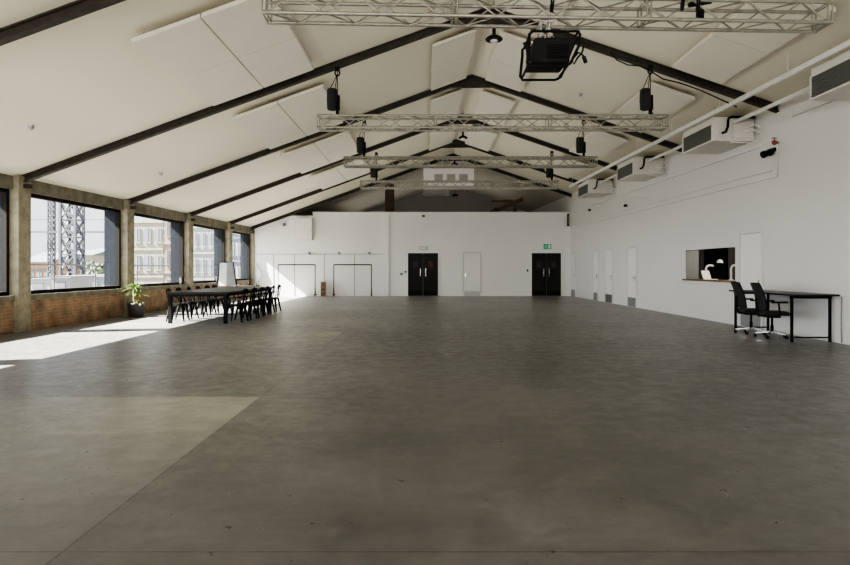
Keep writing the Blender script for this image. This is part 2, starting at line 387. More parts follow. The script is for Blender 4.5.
# thin vertical joints and top strip of the lower wall lining
mb = MB()
for px in (273.5, 294.5, 324.5, 354.6):
    x = (px-425)/600*YB; mb.box(x-.014, x+.014, YB-.012, YB-.001, 0.02, 2.06)
x1 = (384-425)/600*YB; mb.box(xl(YB)+.1, x1, YB-.014, YB-.001, 2.06, 2.085)
tag(mb.build('trim_4','shadow_joint'), 'thin grey joints between the white lining boards of the partition', 'wall joints', kind='structure')
mb = MB(); x = (386.0-425)/600*YB; mb.box(x-.14, x+.14, YB-.08, YB-.001, 0, top)
tag(mb.build('trim_5','back_wall'), 'white boxed pilaster on the partition left of the double doors', 'pilaster', kind='structure')
mb = MB(); mb.box(x+.2, xb-.02, YB-.02, YB-.001, 0.0, 0.16)
tag(mb.build('baseboard_back','back_wall'), 'white skirting along the foot of the partition', 'skirting', kind='structure')
mb = MB(); mb.box(-5.56, xb+.02, YB-.05, YB+.2, top, top+.05)
tag(mb.build('trim_6','white_wall'), 'thin white capping along the top of the partition', 'capping', kind='structure')

# rafters -----------------------------------------------------------
labs = {8.05:'near rafter crossing the top left corner and above the nearest truss', 12.73:'rafter landing on the pillar left of the lattice tower window',
        17.3:'rafter landing on the pillar behind the potted plant', 21.7:'rafter meeting the pillar after the second whole window', 26.04:'rafter landing on the pillar behind the flip chart', 29.62:'rafter in line with the white partition'}
for y in YP:
    if y < -2: continue
    yc = y+PW/2 if y < 29 else 29.5
    if y == 8.05: yc = 8.10-.22
    L, R_ = xl(yc)+.0, xr(yc)-.002
    mb = MB()
    for (d0, d1, w) in ((0.0,0.025,.13),(0.025,0.13,.035),(0.13,0.155,.13)):
        p = [(L,ceil_h(L)-d1),(RX,RH-d1),(R_,ceil_h(R_)-d1),(R_,ceil_h(R_)-d0),(RX,RH-d0),(L,ceil_h(L)-d0)]
        mb.prism(p, 'y', yc-w/2, yc+w/2)
    o = mb.build('roof_beam','steel_beam')
    tag(o, 'dark olive steel ' + labs.get(y, 'rafter above the camera, %s one' % ('nearer' if y > 0 else 'rearmost')), 'rafter', 'roof rafters', 'structure')
    g = MB(); g.prism([(RX-.62,RH-.155-.62*SL),(RX+.62,RH-.155-.62*SR),(RX,RH-.155)], 'y', yc-.05, yc+.05); g.build('gusset_plate','steel_beam',o)

# acoustic panels hung under the slopes ------------------------------
def panel(xa_, xb_, ya, yb, label):
    mb = MB(); g, t = 0.10, 0.07
    xm, ym = (xa_+xb_)/2, (ya+yb)/2; hm = ceil_h(xm)-g-t/2
    sgn = SL if xm < RX else -SR
    P = []
    for dz in (-t/2, t/2):
        for (x, y) in ((xa_,ya),(xb_,ya),(xb_,yb),(xa_,yb)): P.append((x-xm, y-ym, (x-xm)*sgn+dz))
    mb.hexa(P)
    o = mb.build('acoustic_panel','panel', loc=(xm,ym,hm), bevel=0.006)
    tag(o, label, 'ceiling panel', 'white acoustic panels hung under the roof slopes')
    for (x, y) in ((xa_+.12,ya+.15),(xb_-.12,ya+.15),(xb_-.12,yb-.15),(xa_+.12,yb-.15)):
        r = MB(); r.tube([(x-xm,y-ym,(x-xm)*sgn+t/2-.005),(x-xm,y-ym,(x-xm)*sgn+t/2+g)], .006, 5)
        r.build('hanger','chrome',o)
bay = ['first roof bay (nearest)','second roof bay','third roof bay','fourth roof bay']
for i, y in enumerate((8.05,12.73,17.3,21.7)):
    s = y+0.93; Lb = (YP[YP.index(y)+1]-.25-s)/2
    cols = [(-4.40,-3.37,'window slope, outer row'),(-3.35,-2.32,'window slope, inner row'),(0.17,1.17,'window slope beside the ridge'),
            (1.72,2.72,'wall slope beside the ridge'),(5.15,6.15,'wall slope, inner row')]
    for (a, b, t) in cols:
        if i == 0 and t == 'wall slope beside the ridge': pass
        for q in range(2):
            ya = s+q*(Lb+.012)
            panel(a, b, ya, ya+Lb, 'white acoustic panel, %s, %s, %s half' % (t, bay[i], ('near','far')[q]))

# trusses ------------------------------------------------------------
def truss(xa_, xb_, ya, yb, h0, label, s=0.30):
    o = thing('lighting_truss', ((xa_+xb_)/2,(ya+yb)/2,h0), label, 'truss', 'aluminium box trusses hung under the roof')
    o.rotation_euler = (0,0,math.atan2(yb-ya, xb_-xa_))
    L = math.hypot(xb_-xa_, yb-ya); n = max(8, round(L/0.36))
    # corners
    cs = [(-s/2,0.025),(s/2,0.025),(s/2,s-.025),(-s/2,s-.025)]
    for (cy, cz) in cs:
        m = MB(); m.tube([(-L/2,cy,cz),(L/2,cy,cz)], .025, 8); m.build('chord','alu',o)
    for q in range(4):
        m = MB(); a, b = cs[q], cs[(q+1)%4]
        for k_ in range(n):
            x0 = -L/2+.06+(L-.12)*k_/n; x1 = -L/2+.06+(L-.12)*(k_+1)/n
            p, r = (a, b) if (k_+q) % 2 == 0 else (b, a)
            m.tube([(x0,p[0],p[1]),(x1,r[0],r[1])], .011, 5)
        for x0 in (-L/2+.03, -1.2, 1.2, L/2-.03):
            for dx_ in (-.025,.025): m.tube([(x0+dx_,a[0],a[1]),(x0+dx_,b[0],b[1])], .012, 5)
        m.build('lattice','alu',o)
    return o
truss(-1.97, 5.10, 7.36, 7.66, 4.435, 'nearest aluminium box truss, crossing the top of the picture and carrying the black projector')
def tr(px0, px1, Y, lab):
    f = Y-.15
    truss((px0-425)/600*f, (px1-425)/600*f, Y, Y, 4.31, lab)
tr(317, 668.5, 12.72, 'aluminium box truss, second from the camera, between two black chain hoists')
tr(343.5, 597.5, 17.45, 'aluminium box truss, third from the camera, below the second pendant')
tr(360, 559, 22.2, 'aluminium box truss, farthest one, in front of the white ventilation box')

def hoist(x, y, hb, rope_top, label, sc=1.0):
    o = thing('chain_hoist', (x,y,hb), label, 'chain hoist', 'black chain hoists holding up the trusses')
    m = MB(); m.lathe([(.07*sc,.10),(.105*sc,.12),(.115*sc,.3),(.11*sc,.52),(.09*sc,.55)], (-.06,0,0), 14); m.build('chain_bag','black_fabric',o)
    m = MB(); m.rbox(.01,.10,-.05,.05,.10,.42,.015); m.build('motor','black_metal',o)
    m = MB(); m.tube([(.05,0,.42),(.05,0,rope_top-hb-.06)], .010, 6); m.tube([(-.13,0,.5),(.03,0,rope_top-hb-.18)],.008,5); m.tube([(0,0,.55),(.04,0,rope_top-hb-.18)],.008,5); m.build('chain','black_metal',o)
    m = MB(); h = rope_top-hb
    m.tube([(.05+.05*math.cos(t),0,h-.12+.06*math.sin(t)) for t in [k_*2*PI/12 for k_ in range(12)]], .016, 6, closed=True); m.box(.0,.1,-.035,.035,h-.06,h); m.build('top_hook','black_metal',o)
    m = MB(); m.box(.02,.08,-.03,.03,-.0,.11); m.tube([(.05,-.15,.0),(.05,0,.05),(.05,.15,.0)],.012,6); m.build('truss_clamp','black_metal',o)
for (px, Y, lab) in ((335,12.72,'black chain hoist at the window end of the second truss'),(648,12.72,'black chain hoist at the wall end of the second truss'),
                     (362.5,17.45,'black chain hoist at the window end of the third truss'),(582,17.45,'black chain hoist at the wall end of the third truss'),
                     (375,22.2,'small looking black chain hoist at the window end of the farthest truss'),(550.5,22.2,'small looking black chain hoist at the wall end of the farthest truss')):
    x = (px-425)/600*Y
    hoist(x, Y, 4.31+.30+.02, ceil_h(x)-.19, lab)
# (roof hooks of hoists sit on a small beam clamp)

# pendants
def pendant(x, y, h, label):
    o = thing('pendant_lamp', (x,y,h), label, 'pendant lamp', 'dark bell pendant lamps below the ridge')
    m = MB(); m.lathe([(.165,.0),(.17,.02),(.14,.05),(.09,.08),(.05,.10),(.04,.12)],(0,0,0),20); m.build('lamp_shade','black_metal',o)
    m = MB(); m.lathe([(.035,.12),(.035,.22),(.015,.31)],(0,0,0),10); m.build('lamp_holder','black_metal',o)
    m = MB(); m.lathe([(.02,-.0),(.06,-.04),(.075,-.015),(.03,.03)],(0,0,0.0),12); m.build('bulb','white_plastic',o)
    m = MB(); m.tube([(0,0,.3),(0,0,ceil_h(x)-h-.02)], .008, 5); m.build('cord','black_plastic',o)
pendant(69/600*11.7, 11.7, 5.83, 'dark bell pendant lamp hanging just left of the projector')
pendant(37.4/600*21.7, 21.7-.35, 6.0, 'dark bell pendant lamp hanging between the second and third trusses')
pendant(29.4/600*27.5, 27.5, 6.12, 'small dark pendant lamp hanging just above the white ventilation box')

# projector in its cage under the nearest truss
def projector():
    Y = 7.5; x0 = (548-425)/600*Y
    o = thing('projector', (x0+.02,Y,3.88), 'black projector in a tubular cage hanging from the nearest truss', 'projector')
    s = 600/Y
    m = MB(); m.hexa([(-.30,-.24,.0),(.20,-.24,.0),(.20,.30,.03),(-.30,.30,.03),(-.25,-.28,.36),(.33,-.28,.36),(.33,.28,.38),(-.25,.28,.38)])
    b = m.build('casing','black_plastic',o, bevel=.02)
    m = MB()
    for k_ in range(6): m.box(-.1,.2,-.285-.003,-.27,.07+k_*.035,.08+k_*.035)
    m.build('vent_grille','black_metal',b)
    m = MB()
    for yy in (-.30,.32):
        pts = [(-.28,yy,.44),(-.33,yy,.40),(-.33,yy,.3),(-.36,yy,-.02),(-.33,yy,-.07),(.14,yy,-.07),(.22,yy,-.03),(.33,yy,.22),(.35,yy,.40),(.31,yy,.44)]
        m.tube(pts, .02, 8, closed=True)
    for (xx, zz) in ((-.3,.44),(.33,.44),(-.34,-.05),(.18,-.06)): m.tube([(xx,-.30,zz),(xx,.32,zz)], .018, 8)
    m.build('cage','black_metal',o)
    for xx in (-.12,.0):
        m = MB(); m.tube([(xx,0,.44),(xx,0,.66)],.02,8); m.lathe([(.05,.0),(.05,.05)],(xx,0,.47),10); m.bar((xx-.01,-.16,.665),(xx-.01,.16,.665),.05,.03); m.build('truss_clamp','chrome',o)
    m = MB(); m.tube([(-.33,-.31,.26),(-.36,-.33,.22),(-.35,-.33,.12),(-.34,-.32,.0)],.03,8); m.tube([(-.33,-.32,.3),(-.42,-.33,.24)],.014,6); m.build('side_handle','black_metal',o)
    m = MB(); m.tube([(.34,-.31,.34),(.40,-.33,.25),(.37,-.33,.12),(.30,-.33,.03),(.26,-.33,-.05),(.24,-.32,.02),(.32,-.33,.12),(.38,-.33,.08),(.40,-.33,-.0)],.014,6)
    m.tube([(.39,-.33,.06),(.42,-.33,-.03)],.028,8); m.build('power_cable','black_plastic',o)
    o.scale = (.90,.85,.83)
projector()
# cables on truss
m = MB(); p = [at(610,52,12.75),at(617,60,12.75),at(628,65,12.75),at(640,66,12.75),at(652,72,12.75),at(663,79,12.75),at(680,83,12.75),at(700,90,12.75),at(722,100,12.75),at(737,107,12.75)]
m.tube(p, .014, 6)
tag(m.build('roof_cable','black_plastic'), 'black cable sagging below the rafter near the right chain hoist', 'cable')
for i,(px,dy,lab) in enumerate(((675,.25,'short black cable loop hanging on the nearest truss toward its wall end'),(690,.4,'longer black cable loop hanging on the nearest truss toward its wall end'),(548,.3,'black cable dangling from the nearest truss above the projector'))):
    Y = 7.5+.02*i; x = (px-425)/600*Y; m = MB()
    m.tube([(x,Y-.17,4.9),(x,Y-.21,4.6),(x+.01,Y-.21,4.6-dy*.3),(x+.03,Y-.2,4.66)],.012,6); m.lathe([(.02,0),(.02,.09)],(x,Y-.2,4.52),8)
    tag(m.build('hanging_cable','black_plastic'), lab, 'cable', 'cables looped on the nearest truss')
# a black moving light clamped high on the near truss
o = thing('stage_light', ((700-425)/600*7.75,7.75,4.72), 'small black stage light clamped inside the nearest truss, right of centre', 'stage light')
m = MB(); m.tube([(-.14,0,.08),(.14,0,.13)],.05,10); m.build('lamp_body','black_metal',o)
m = MB(); m.tube([(0,0,.12),(0,0,.2)],.015,6); m.box(-.04,.04,-.03,.03,-.12,.0) ; m.tube([(0,0,0),(0,0,.1)],.02,6); m.build('clamp','black_metal',o)

# air conditioning units on the right wall ---------------------------
def ac(yf, label, length=1.6):
    yb = yf+length; xw = xr(yf); W = 1.0
    xf = xw-W
    o = thing('ac_unit', (xw,yf,4.30), label, 'air conditioner', 'air conditioning units high on the right wall')
    z0, z1 = 0.0, .42; zt = .545
    yfx = yf
    def X(v): return v-xw
    m = MB(); m.box(X(xf+.03), -.002-.03, 0, length, z0, zt); body = m.build('housing','grey_unit',o, bevel=.008)
    m = MB()  # frame of the outlet
    for (a,b,c,d) in ((0,length,z0,z0+.03),(0,length,z1-.03,z1),(0,.05,z0+.03,z1-.03),(length-.03,length,z0+.03,z1-.03)): m.box(X(xf),X(xf+.03),a,b,c,d)
    m.build('outlet_frame','grey_unit',o)
    m = MB(); m.box(X(xf+.022),X(xf+.029),.05,length-.03,z0+.03,z1-.03)
    for q in range(9): m.bar((X(xf+.016),.05,z0+.06+q*.037),(X(xf+.016),length-.03,z0+.06+q*.037),.02,.006)
    m.build('outlet_grille','grille',o)
    m = MB(); m.box(X(xf+.46),X(xf+.90),-.03,-.0,z0+.05,zt-.05); pn = m.build('service_panel','grey_unit',o, bevel=.006)
    m = MB(); m.box(X(xf+.42),X(xf+.44),-.012,0,z0+.02,z1-.02); m.box(X(xf+.12),X(xf+.22),-.035,-0,.12,.2); m.build('connection_box','grey_unit',o)
    m = MB(); m.tube([(X(xf+.20),-.05,.17),(X(xf+.26),-.10,.18),(X(xf+.30),-.12,.3),(X(xf+.31),-.12,.46),(X(xf+.34),-.11,.50),(X(xf+.42),-.08,.525),(X(xf+.7),-.06,.53),(-.05,-.05,.53)],.03,8)
    m.build('insulated_pipe','black_plastic',o)
    m = MB(); m.tube([(-.03,-.28,-.05),(-.2,-.2,-.10),(-.5,-.02,-.03),(-.52,.1,-.01)],.014,6); m.tube([(-.04,-.30,.2),(-.04,-.3,-.05),(-.2,-.25,-.08)],.014,6)
    m.tube([(-.3,-.01,.25),(-.12,-.2,.33),(-.04,-.3,.2)],.02,6); m.tube([(-.3,-.01,.18),(-.14,-.2,.2),(-.04,-.28,.1)],.02,6)
    m.build('drain_pipe','white_metal',o)
    for q in (.3, length-.25):
        m = MB()
        hz = ceil_h(xf+.2)-4.30
        m.tube([(X(xf+.2),q,zt),(X(xf+.2),q,hz)],.006,5); m.build('hanger_rod','chrome',o)
ac(8.85, 'air conditioning unit at the right picture edge, nearest one')
ac(13.75, 'air conditioning unit above the door beside the serving hatch')
ac(18.65, 'air conditioning unit, third along the wall from the camera')
ac(23.35, 'small looking air conditioning unit, farthest along the wall')
# trunking and pipes
def rpipe(name, o_, h, y0, y1, r, label, cat, m_='white_metal', hang=False):
    m = MB(); m.tube([(xr(y0)+o_,y0,h),(xr(y1)+o_,y1,h)], r, 8)
    if hang:
        y = y0+1.2
        while y < y1:
            x = xr(y)+o_; m.tube([(x,y,h),(x,y,ceil_h(x)-.0)],.006,5); y += 2.4
    return tag(m.build(name,m_), label, cat)
mb = MB(); y0, y1 = 5.0, 25.6
for (oo, hh, r) in ((-1.12, 4.86, .05),):
    a = Vector((xr(y0)+oo,y0,hh)); b = Vector((xr(y1)+oo,y1,hh)); mb.bar(a, b, .06, .09)
    y = y0+1
    while y < y1: mb.tube([(xr(y)+oo,y,hh),(xr(y)+oo,y,ceil_h(xr(y)+oo))],.006,5); y += 2.4
tag(mb.build('cable_trunking','white_metal'), 'long white cable trunking running in front of the air conditioning units', 'trunking')
for a_, b_, lb in ((10.47,13.70,'between the nearest two'),(15.37,18.6,'between the second and third'),(20.27,23.3,'between the third and farthest')):
    rpipe('supply_pipe', -.50, 4.72, a_, b_, .045, 'white supply pipe ' + lb + ' air conditioning units', 'pipe')
rpipe('conduit', -.03, 4.52, 5.0, 12.4, .02, 'thin white conduit high on the wall at the right picture edge', 'pipe')
mb = MB(); mb.tube([(xr(12.9)-.025,12.9,4.0),(xr(12.9)-.025,12.9,3.36),(xr(29.4)-.025,29.4,3.36)],.02,6)
tag(mb.build('conduit','white_metal'), 'thin white conduit dropping below the second unit then running along the wall', 'pipe')
rpipe('conduit', -.025, 3.52, 13.1, 29.4, .012, 'thinnest white conduit running just above the dropping one', 'pipe')
rpipe('conduit', -.03, 4.12, 13.6, 28.6, .02, 'thin white conduit running just under the air conditioning units', 'pipe')
# twin floodlight + red valve
o = thing('twin_floodlight', (xr(13.0),13.0,3.88), 'black twin emergency floodlight on the white wall below the second unit', 'floodlight')
m = MB(); m.box(-.06,-.002,-.05,.05,.03,.11); m.build('bracket','black_metal',o)
for s_ in (-.12,.12):
    m = MB(); m.lathe([(.03,.0),(.075,.05),(.08,.13),(.07,.14)],(0,0,0),12); q = m.build('lamp_head','black_plastic',o); q.location = (-.10,s_,.03); q.rotation_euler = (0,-2.0,0)
o = thing('red_valve', (xr(12.9)-.09,12.9,4.08), 'small red valve on the drain pipe end above the floodlight', 'valve')
m = MB(); m.lathe([(.02,-.05),(.05,-.02),(.055,.03),(.02,.06)],(0,0,0),12); m.build('body','red',o)
m = MB(); m.tube([(0,0,.05),(0,0,.1)],.012,6); m.tube([(-.05,0,.1),(.05,0,.1)],.012,6); m.tube([(0,0,0),(.088,0,0)],.012,6); m.build('handle','red',o)

# sensors hanging below the units
for (px,py,Y,lab) in ((589.5,209.5,24.5,'small white sensor on a short stalk below the farthest unit'),(625.5,205,19.9,'small white sensor below the third unit')):
    p = at(px,py,Y); o = thing('ceiling_sensor', p, lab, 'sensor')
    m = MB(); m.lathe([(.03,-.06),(.07,-.04),(.05,.02)],(0,0,0),12); m.build('sensor_head','black_plastic',o)
    m = MB(); m.tube([(0,0,0.02),(0,0,.25),(xr(Y)-p.x-.01,0,.25)],.012,6); m.build('stalk','white_metal',o)
# speakers / detectors
def small_box(name, p, sz, m_, label, cat, part=None, group=None):
    o = thing(name, p, label, cat, group)
    m = MB(); m.rbox(-sz[0]/2,sz[0]/2,-sz[1]/2,sz[1]/2,-sz[2]/2,sz[2]/2,min(sz)*.15); m.build('casing',m_,o)
    m = MB(); m.box(-sz[0]*.35,sz[0]*.35,-sz[1]/2-.006,-sz[1]/2,-sz[2]*.35,sz[2]*.35); m.build(part or 'faceplate','black_metal' if m_!='black_plastic' else 'grille',o)
    return o
small_box('column_speaker', at(568.5,220,29.6)+Vector((-.02,-.0,0)), (.09,.12,.62), 'black_plastic', 'slim black column speaker in the far right corner of the hall', 'speaker', 'speaker_grille')
small_box('wall_sensor', at(423.5,216,29.64), (.14,.1,.1), 'black_plastic', 'small black sensor at the top of the partition above the first double door', 'sensor')
small_box('wall_sensor', at(284,224.5,29.64), (.13,.1,.13), 'black_plastic', 'small black sensor on the partition left of the white wall cabinet', 'sensor')
for (px, lab) in ((309,'wall spotlight above the garment rail nearer the windows'),(339,'wall spotlight above the gap between both garment rails'),(369,'wall spotlight above the garment rail nearer the double doors')):
    p = at(px,253,29.6); o = thing('wall_spotlight', p, 'small grey ' + lab, 'spotlight', 'small spotlights on the partition')
    m = MB(); m.box(-.04,.04,.04,.098,-.04,.04); m.build('bracket','kick',o)
    m = MB(); m.lathe([(.05,-.06),(.07,-.02),(.06,.06),(.02,.08)],(0,-.02,-.02),12); m.build('lamp_head','kick',o)
# cabinet on partition
p0, p1 = at(296,240,29.5), at(312.5,218,29.5)
o = thing('wall_cabinet', ((p0.x+p1.x)/2,29.698,p0.z), 'square white wall cabinet high on the partition under the rafter', 'cabinet')
w = p1.x-p0.x; h = p1.z-p0.z
m = MB(); m.box(-w/2,w/2,-.30,0,0,h); m.build('carcass','grey_unit',o)
m = MB(); m.box(-w/2+.02,w/2-.02,-.325,-.302,.02,h-.02); d = m.build('door','back_wall',o)
m = MB(); m.box(w/2-.06,w/2-.045,-.345,-.325,h*.4,h*.5); m.build('handle','kick',d)
# ceiling detectors
for (px,py,lab) in ((31,125,'small round detector on the ceiling above the left window'),(161,172,'small round detector on the ceiling above the potted plant'),(580,93,'small round detector on the wall side slope left of the right hoist')):
    u = (px-425); sg = SL if u < 0 else -SR
    k_ = (RH-.0-EYE-(SL*RX if u<0 else -SR*RX))/((HOR-py)-sg*u)
    x = u*k_; Y = 600*k_; z = ceil_h(x)
    o = thing('ceiling_detector', (x,Y,z), lab, 'detector', 'round detectors on the ceiling')
    m = MB(); m.lathe([(.02,-.09),(.045,-.07),(.05,-.03),(.05,.01)],(0,0,0),12); m.build('casing','kick',o)
    m = MB(); m.lathe([(.055,-.015),(.055,.02)],(0,0,0),12); m.build('mounting_ring','grey_unit',o)
# spot at left eave end
small_box('eave_spotlight', at(252.5,231.5,28.8), (.16,.2,.16), 'black_plastic', 'small black spotlight under the eave where the windows end', 'spotlight','lens')

# doors of the partition ---------------------------------------------
def leafbox(m, x0, x1, z0, z1, y=-.03, t=.03): m.box(x0,x1,y,y+t,z0,z1)
def double_door(n, px0, px1, label, vis):
    x0, x1 = (px0-425)/600*YB, (px1-425)/600*YB; xc = (x0+x1)/2; hw = (x1-x0)/2; H = 2.12
    o = thing('door_%d' % n, (xc,YB-.001,0), label, 'door', 'black double doors in the partition', kind='structure')
    m = MB(); m.box(-hw-.05,-hw,-.05,0,0,H+.05); m.box(hw,hw+.05,-.05,0,0,H+.05); m.box(-hw,hw,-.05,0,H,H+.05); m.build('door_frame','back_wall',o)
    for s_ in (-1,1):
        a, b = (-hw,-.006) if s_ < 0 else (.006,hw)
        m = MB(); m.box(a,b,-.035,-.002,.01,H); lf = m.build('door_leaf','black_door',o)
        c = s_*hw*.50
        m = MB(); m.box(c-.11,c+.11,-.042,-.035,1.40,1.72); m.build('vision_panel', vis[0 if s_<0 else 1], lf)
        m = MB(); m.tube([(s_*.13,-.04,1.0),(s_*.13,-.09,1.03),(s_*.13,-.09,1.30),(s_*.13,-.04,1.33)],.016,6); m.box(s_*.13-.022,s_*.13+.022,-.042,-.035,.98,1.35); m.build('pull_handle','chrome',lf)
        m = MB(); m.box(a+.03,b-.03,-.040,-.035,.03,.24); m.build('kick_plate','black_metal',lf)
double_door(8, 408, 438, 'black double door under the pale exit sign', ('vision','vision_red'))
double_door(9, 531.6, 560.8, 'black double door under the green exit sign near the right corner', ('vision','vision'))
def white_door(n, o, w, H, handle_side, kick='kick', kh=.24):
    """local x along the wall, -y toward the hall"""
    m = MB(); m.box(-w/2-.08,-w/2-.012,-.03,0,0,H+.08); m.box(w/2+.012,w/2+.08,-.03,0,0,H+.08); m.box(-w/2-.012,w/2+.012,-.03,0,H+.012,H+.08); m.build('door_frame','white_wall',o)
    m = MB(); m.box(-w/2-.012,w/2+.012,-.003,0,0,H+.012); m.build('shadow_gap','shadow_joint',o)
    m = MB(); m.box(-w/2,w/2,-.02,-.003,.0,H); lf = m.build('door_leaf','back_wall',o)
    m = MB(); m.box(-w/2+.02,w/2-.02,-.026,-.02,.01,kh); m.build('kick_plate',kick,lf)
    hx = handle_side*(w/2-.09)
    m = MB(); m.box(hx-.03,hx+.03,-.028,-.02,.93,1.12); m.tube([(hx,-.028,1.05),(hx,-.075,1.05),(hx-handle_side*.13,-.08,1.05)],.011,6); m.build('handle','chrome',lf)
xd = (472-425)/600*YB
o = thing('door_10', (xd,YB-.001,0), 'single white door with steel kick plate between the black double doors', 'door', kind='structure'); white_door(10, o, .82, 2.12, -1)
# right wall doors: rotate so that local -y points to -X
def rdoor(n, yc, w, H, label, side=1, kick='kick'):
    o = thing('door_%d' % n, (xr(yc)-.002, yc, 0), label, 'door', kind='structure', rz=-PI/2+math.atan(.0238))
    white_door(n, o, w, H, side, kick, .34); return o
rdoor(11, 13.93, .84, 2.18, 'white door beside the serving hatch, behind the office chairs', 1)
rdoor(12, 21.4, .80, 2.1, 'white door with pale kick plate, next along from the hatch')
rdoor(13, 23.9, .80, 2.1, 'white door with dark kick plate, third along from the hatch', kick='grille')
rdoor(14, 25.6, .55, 2.1, 'narrow white door between the dark kick plate door and the corner')
rdoor(15, 29.15, .70, 2.1, 'white door right at the far corner of the hall')

# exit signs -----------------------------------------------------------
def exit_sign(px, py, w, h, m_, label, glyph):
    p = at(px,py,YB)
    o = thing('exit_sign', (p.x,YB-.001,p.z), label, 'exit sign')
    m = MB(); m.box(-w/2,w/2,-.06,0,-h/2,h/2); pl = m.build('sign_box',m_,o)
    m = MB(); yy0, yy1 = -.064,-.0605
    if glyph == 'man':
        a = -w*.22
        m.tube([(a+.02,-.062,.075),(a+.0201,-.0625,.076)],.018,8)
        m.bar((a+.01,-.062,.05),(a-.02,-.062,-.01),.006,.035,up=(1,0,0)); m.bar((a+.0,-.062,.045),(a+.05,-.062,.02),.006,.014,up=(1,0,0)); m.bar((a+.0,-.062,.045),(a-.05,-.062,.02),.006,.014,up=(1,0,0))
        m.bar((a-.015,-.062,-.005),(a+.03,-.062,-.035),.006,.018,up=(1,0,0)); m.bar((a+.03,-.062,-.035),(a+.02,-.062,-.08),.006,.016,up=(1,0,0)); m.bar((a-.02,-.062,-.01),(a-.045,-.062,-.05),.006,.018,up=(1,0,0)); m.bar((a-.045,-.062,-.05),(a-.08,-.062,-.052),.006,.014,up=(1,0,0))
        m.box(w*.10,w*.36,yy0,yy1,-h*.38,h*.38)
    else:
        m.box(-w*.22,w*.22,yy0,yy1,-h*.22,h*.22)
        m.box(-w*.42,-w*.30,yy0,yy1,-h*.3,h*.3); 
    m.build('pictogram','white_plastic',o)
exit_sign(423.5, 248.3, .46, .20, 'sign_pale', 'pale exit sign with a white centre above the first double door', 'block')
exit_sign(547.3, 246.6, .38, .25, 'sign_green', 'green exit sign with running man above the door near the right corner', 'man')
small_box('door_control', at(401.5,274,29.66), (.12,.06,.09), 'black_plastic', 'black control box on the wall, farther from the first double door', 'switch')  # small control boxes for the doors, mounted on the partition
small_box('door_control', at(405.6,271.8,29.67), (.09,.05,.10), 'kick', 'small grey control box right beside the first double door', 'switch')
small_box('door_control', at(527.5,270.5,29.67), (.09,.05,.12), 'kick', 'small grey control box left of the corner double door', 'switch')

# garment rails and brown stand ------------------------------------------
def rail(px0, px1, label):
    Y = 29.35; x0, x1 = (px0-425)/600*Y, (px1-425)/600*Y; H = EYE+(HOR-264.7)/600*Y; w = x1-x0
    o = thing('garment_rail', ((x0+x1)/2,Y,0), label, 'garment rail', 'black garment rails against the partition')
    m = MB(); m.tube([(-w/2,0,H),(w/2,0,H)],.028,8); m.build('hanging_bar','black_metal',o)
    for s_ in (-1,1):
        m = MB(); m.tube([(s_*w/2,0,.09),(s_*w/2,0,H)],.022,8); m.tube([(s_*w/2,0,.1),(s_*w/2,0,.42)],.035,8,r2=.024); m.build('upright','black_metal',o)
        m = MB(); m.box(s_*w/2-.03,s_*w/2+.03,-.24,.24,.07,.11); m.build('foot','black_metal',o)
        for yy in (-.21,.21):
            m = MB(); m.tube([(s_*w/2-.015,yy,.035),(s_*w/2+.015,yy,.035)],.035,10); m.build('caster','black_plastic',o)
rail(278.2, 315.2, 'black garment rail against the partition, nearer the windows')
rail(333.8, 371.5, 'black garment rail against the partition, nearer the double doors')
p = at(323.6,296,29.5)
o = thing('wooden_cabinet', (p.x,29.45,0), 'narrow brown wooden cabinet standing between the garment rails', 'cabinet')
m = MB(); m.box(-.11,.11,-.13,.13,0,.72); m.build('carcass','cabinet_brown',o)
for q in range(3):
    m = MB(); m.box(-.09,.09,-.145,-.13,.04+q*.22,.22+q*.22); d = m.build('drawer','brown',o)
    m = MB(); m.tube([(-.03,-.155,.15+q*.22),(.03,-.155,.15+q*.22)],.008,6); m.build('handle','chrome',d)
# wavy cable at the corner
m = MB(); m.tube([at(257.3,263,29.62),at(257.5,266,29.62),at(259.3,269.5,29.62),at(261,273,29.62),at(260.6,276,29.62),at(258.6,279,29.62),at(256.8,282.5,29.62),at(256.3,287,29.62)],.025,6)
tag(m.build('wall_cable','ext_slate'), 'wavy grey cable hanging on the partition beside the last window', 'cable')

# ventilation box over the partition ---------------------------------------
p0, p1 = at(423.5,192,29.2), at(474,168.5,29.2)
o = thing('ventilation_box', ((p0.x+p1.x)/2,29.2,p0.z+.18), 'large white ventilation box with three vents below the ridge at the far end', 'ventilation box')
w = p1.x-p0.x; h = p1.z-p0.z-.18
m = MB(); m.prism([(-w/2,0),(w/2,0),(w/2,h),(-w/2,h)],'y',-.0,.45); m.build('housing','back_wall',o)
for q in range(3):
    m = MB(); c = (-.25+.27*q)*w*1.0
    c = (-.20+.245*q)*w
    m.box(c-.21,c+.21,-.015,0,h*.36,h*.72)
    for r in range(6): m.box(c-.19,c+.19,-.025,-.015,h*.38+r*.055,h*.38+r*.055+.02)
    m.build('vent','vent_grey',o)
m = MB(); m.box(-w/2-.02,w/2+.02,-.04,-.0,.06,.12); m.build('rail','kick',o)
m = MB(); m.box(-w/2,.05,.0,.4,-.34,-.001); m.build('duct','board_grey',o)
for s_ in (-1,1):
    m = MB(); m.tube([(s_*w*.45,.2,h-.2),(s_*w*.45,.2,ceil_h(o.location.x+s_*w*.45)-o.location.z)],.008,5); m.build('hanger_rod','chrome',o)
o = thing('round_detector', at(455,195,29.9), 'round dark lamp below the middle of the ventilation box', 'lamp')
m = MB(); m.lathe([(.10,-.06),(.16,-.03),(.15,.03)],(0,0,0),16); m.build('lamp_body','black_metal',o)
m = MB(); m.tube([(0,0,.03),(0,0,ceil_h(o.location.x)-o.location.z)],.02,6); m.build('stem','board_grey',o)
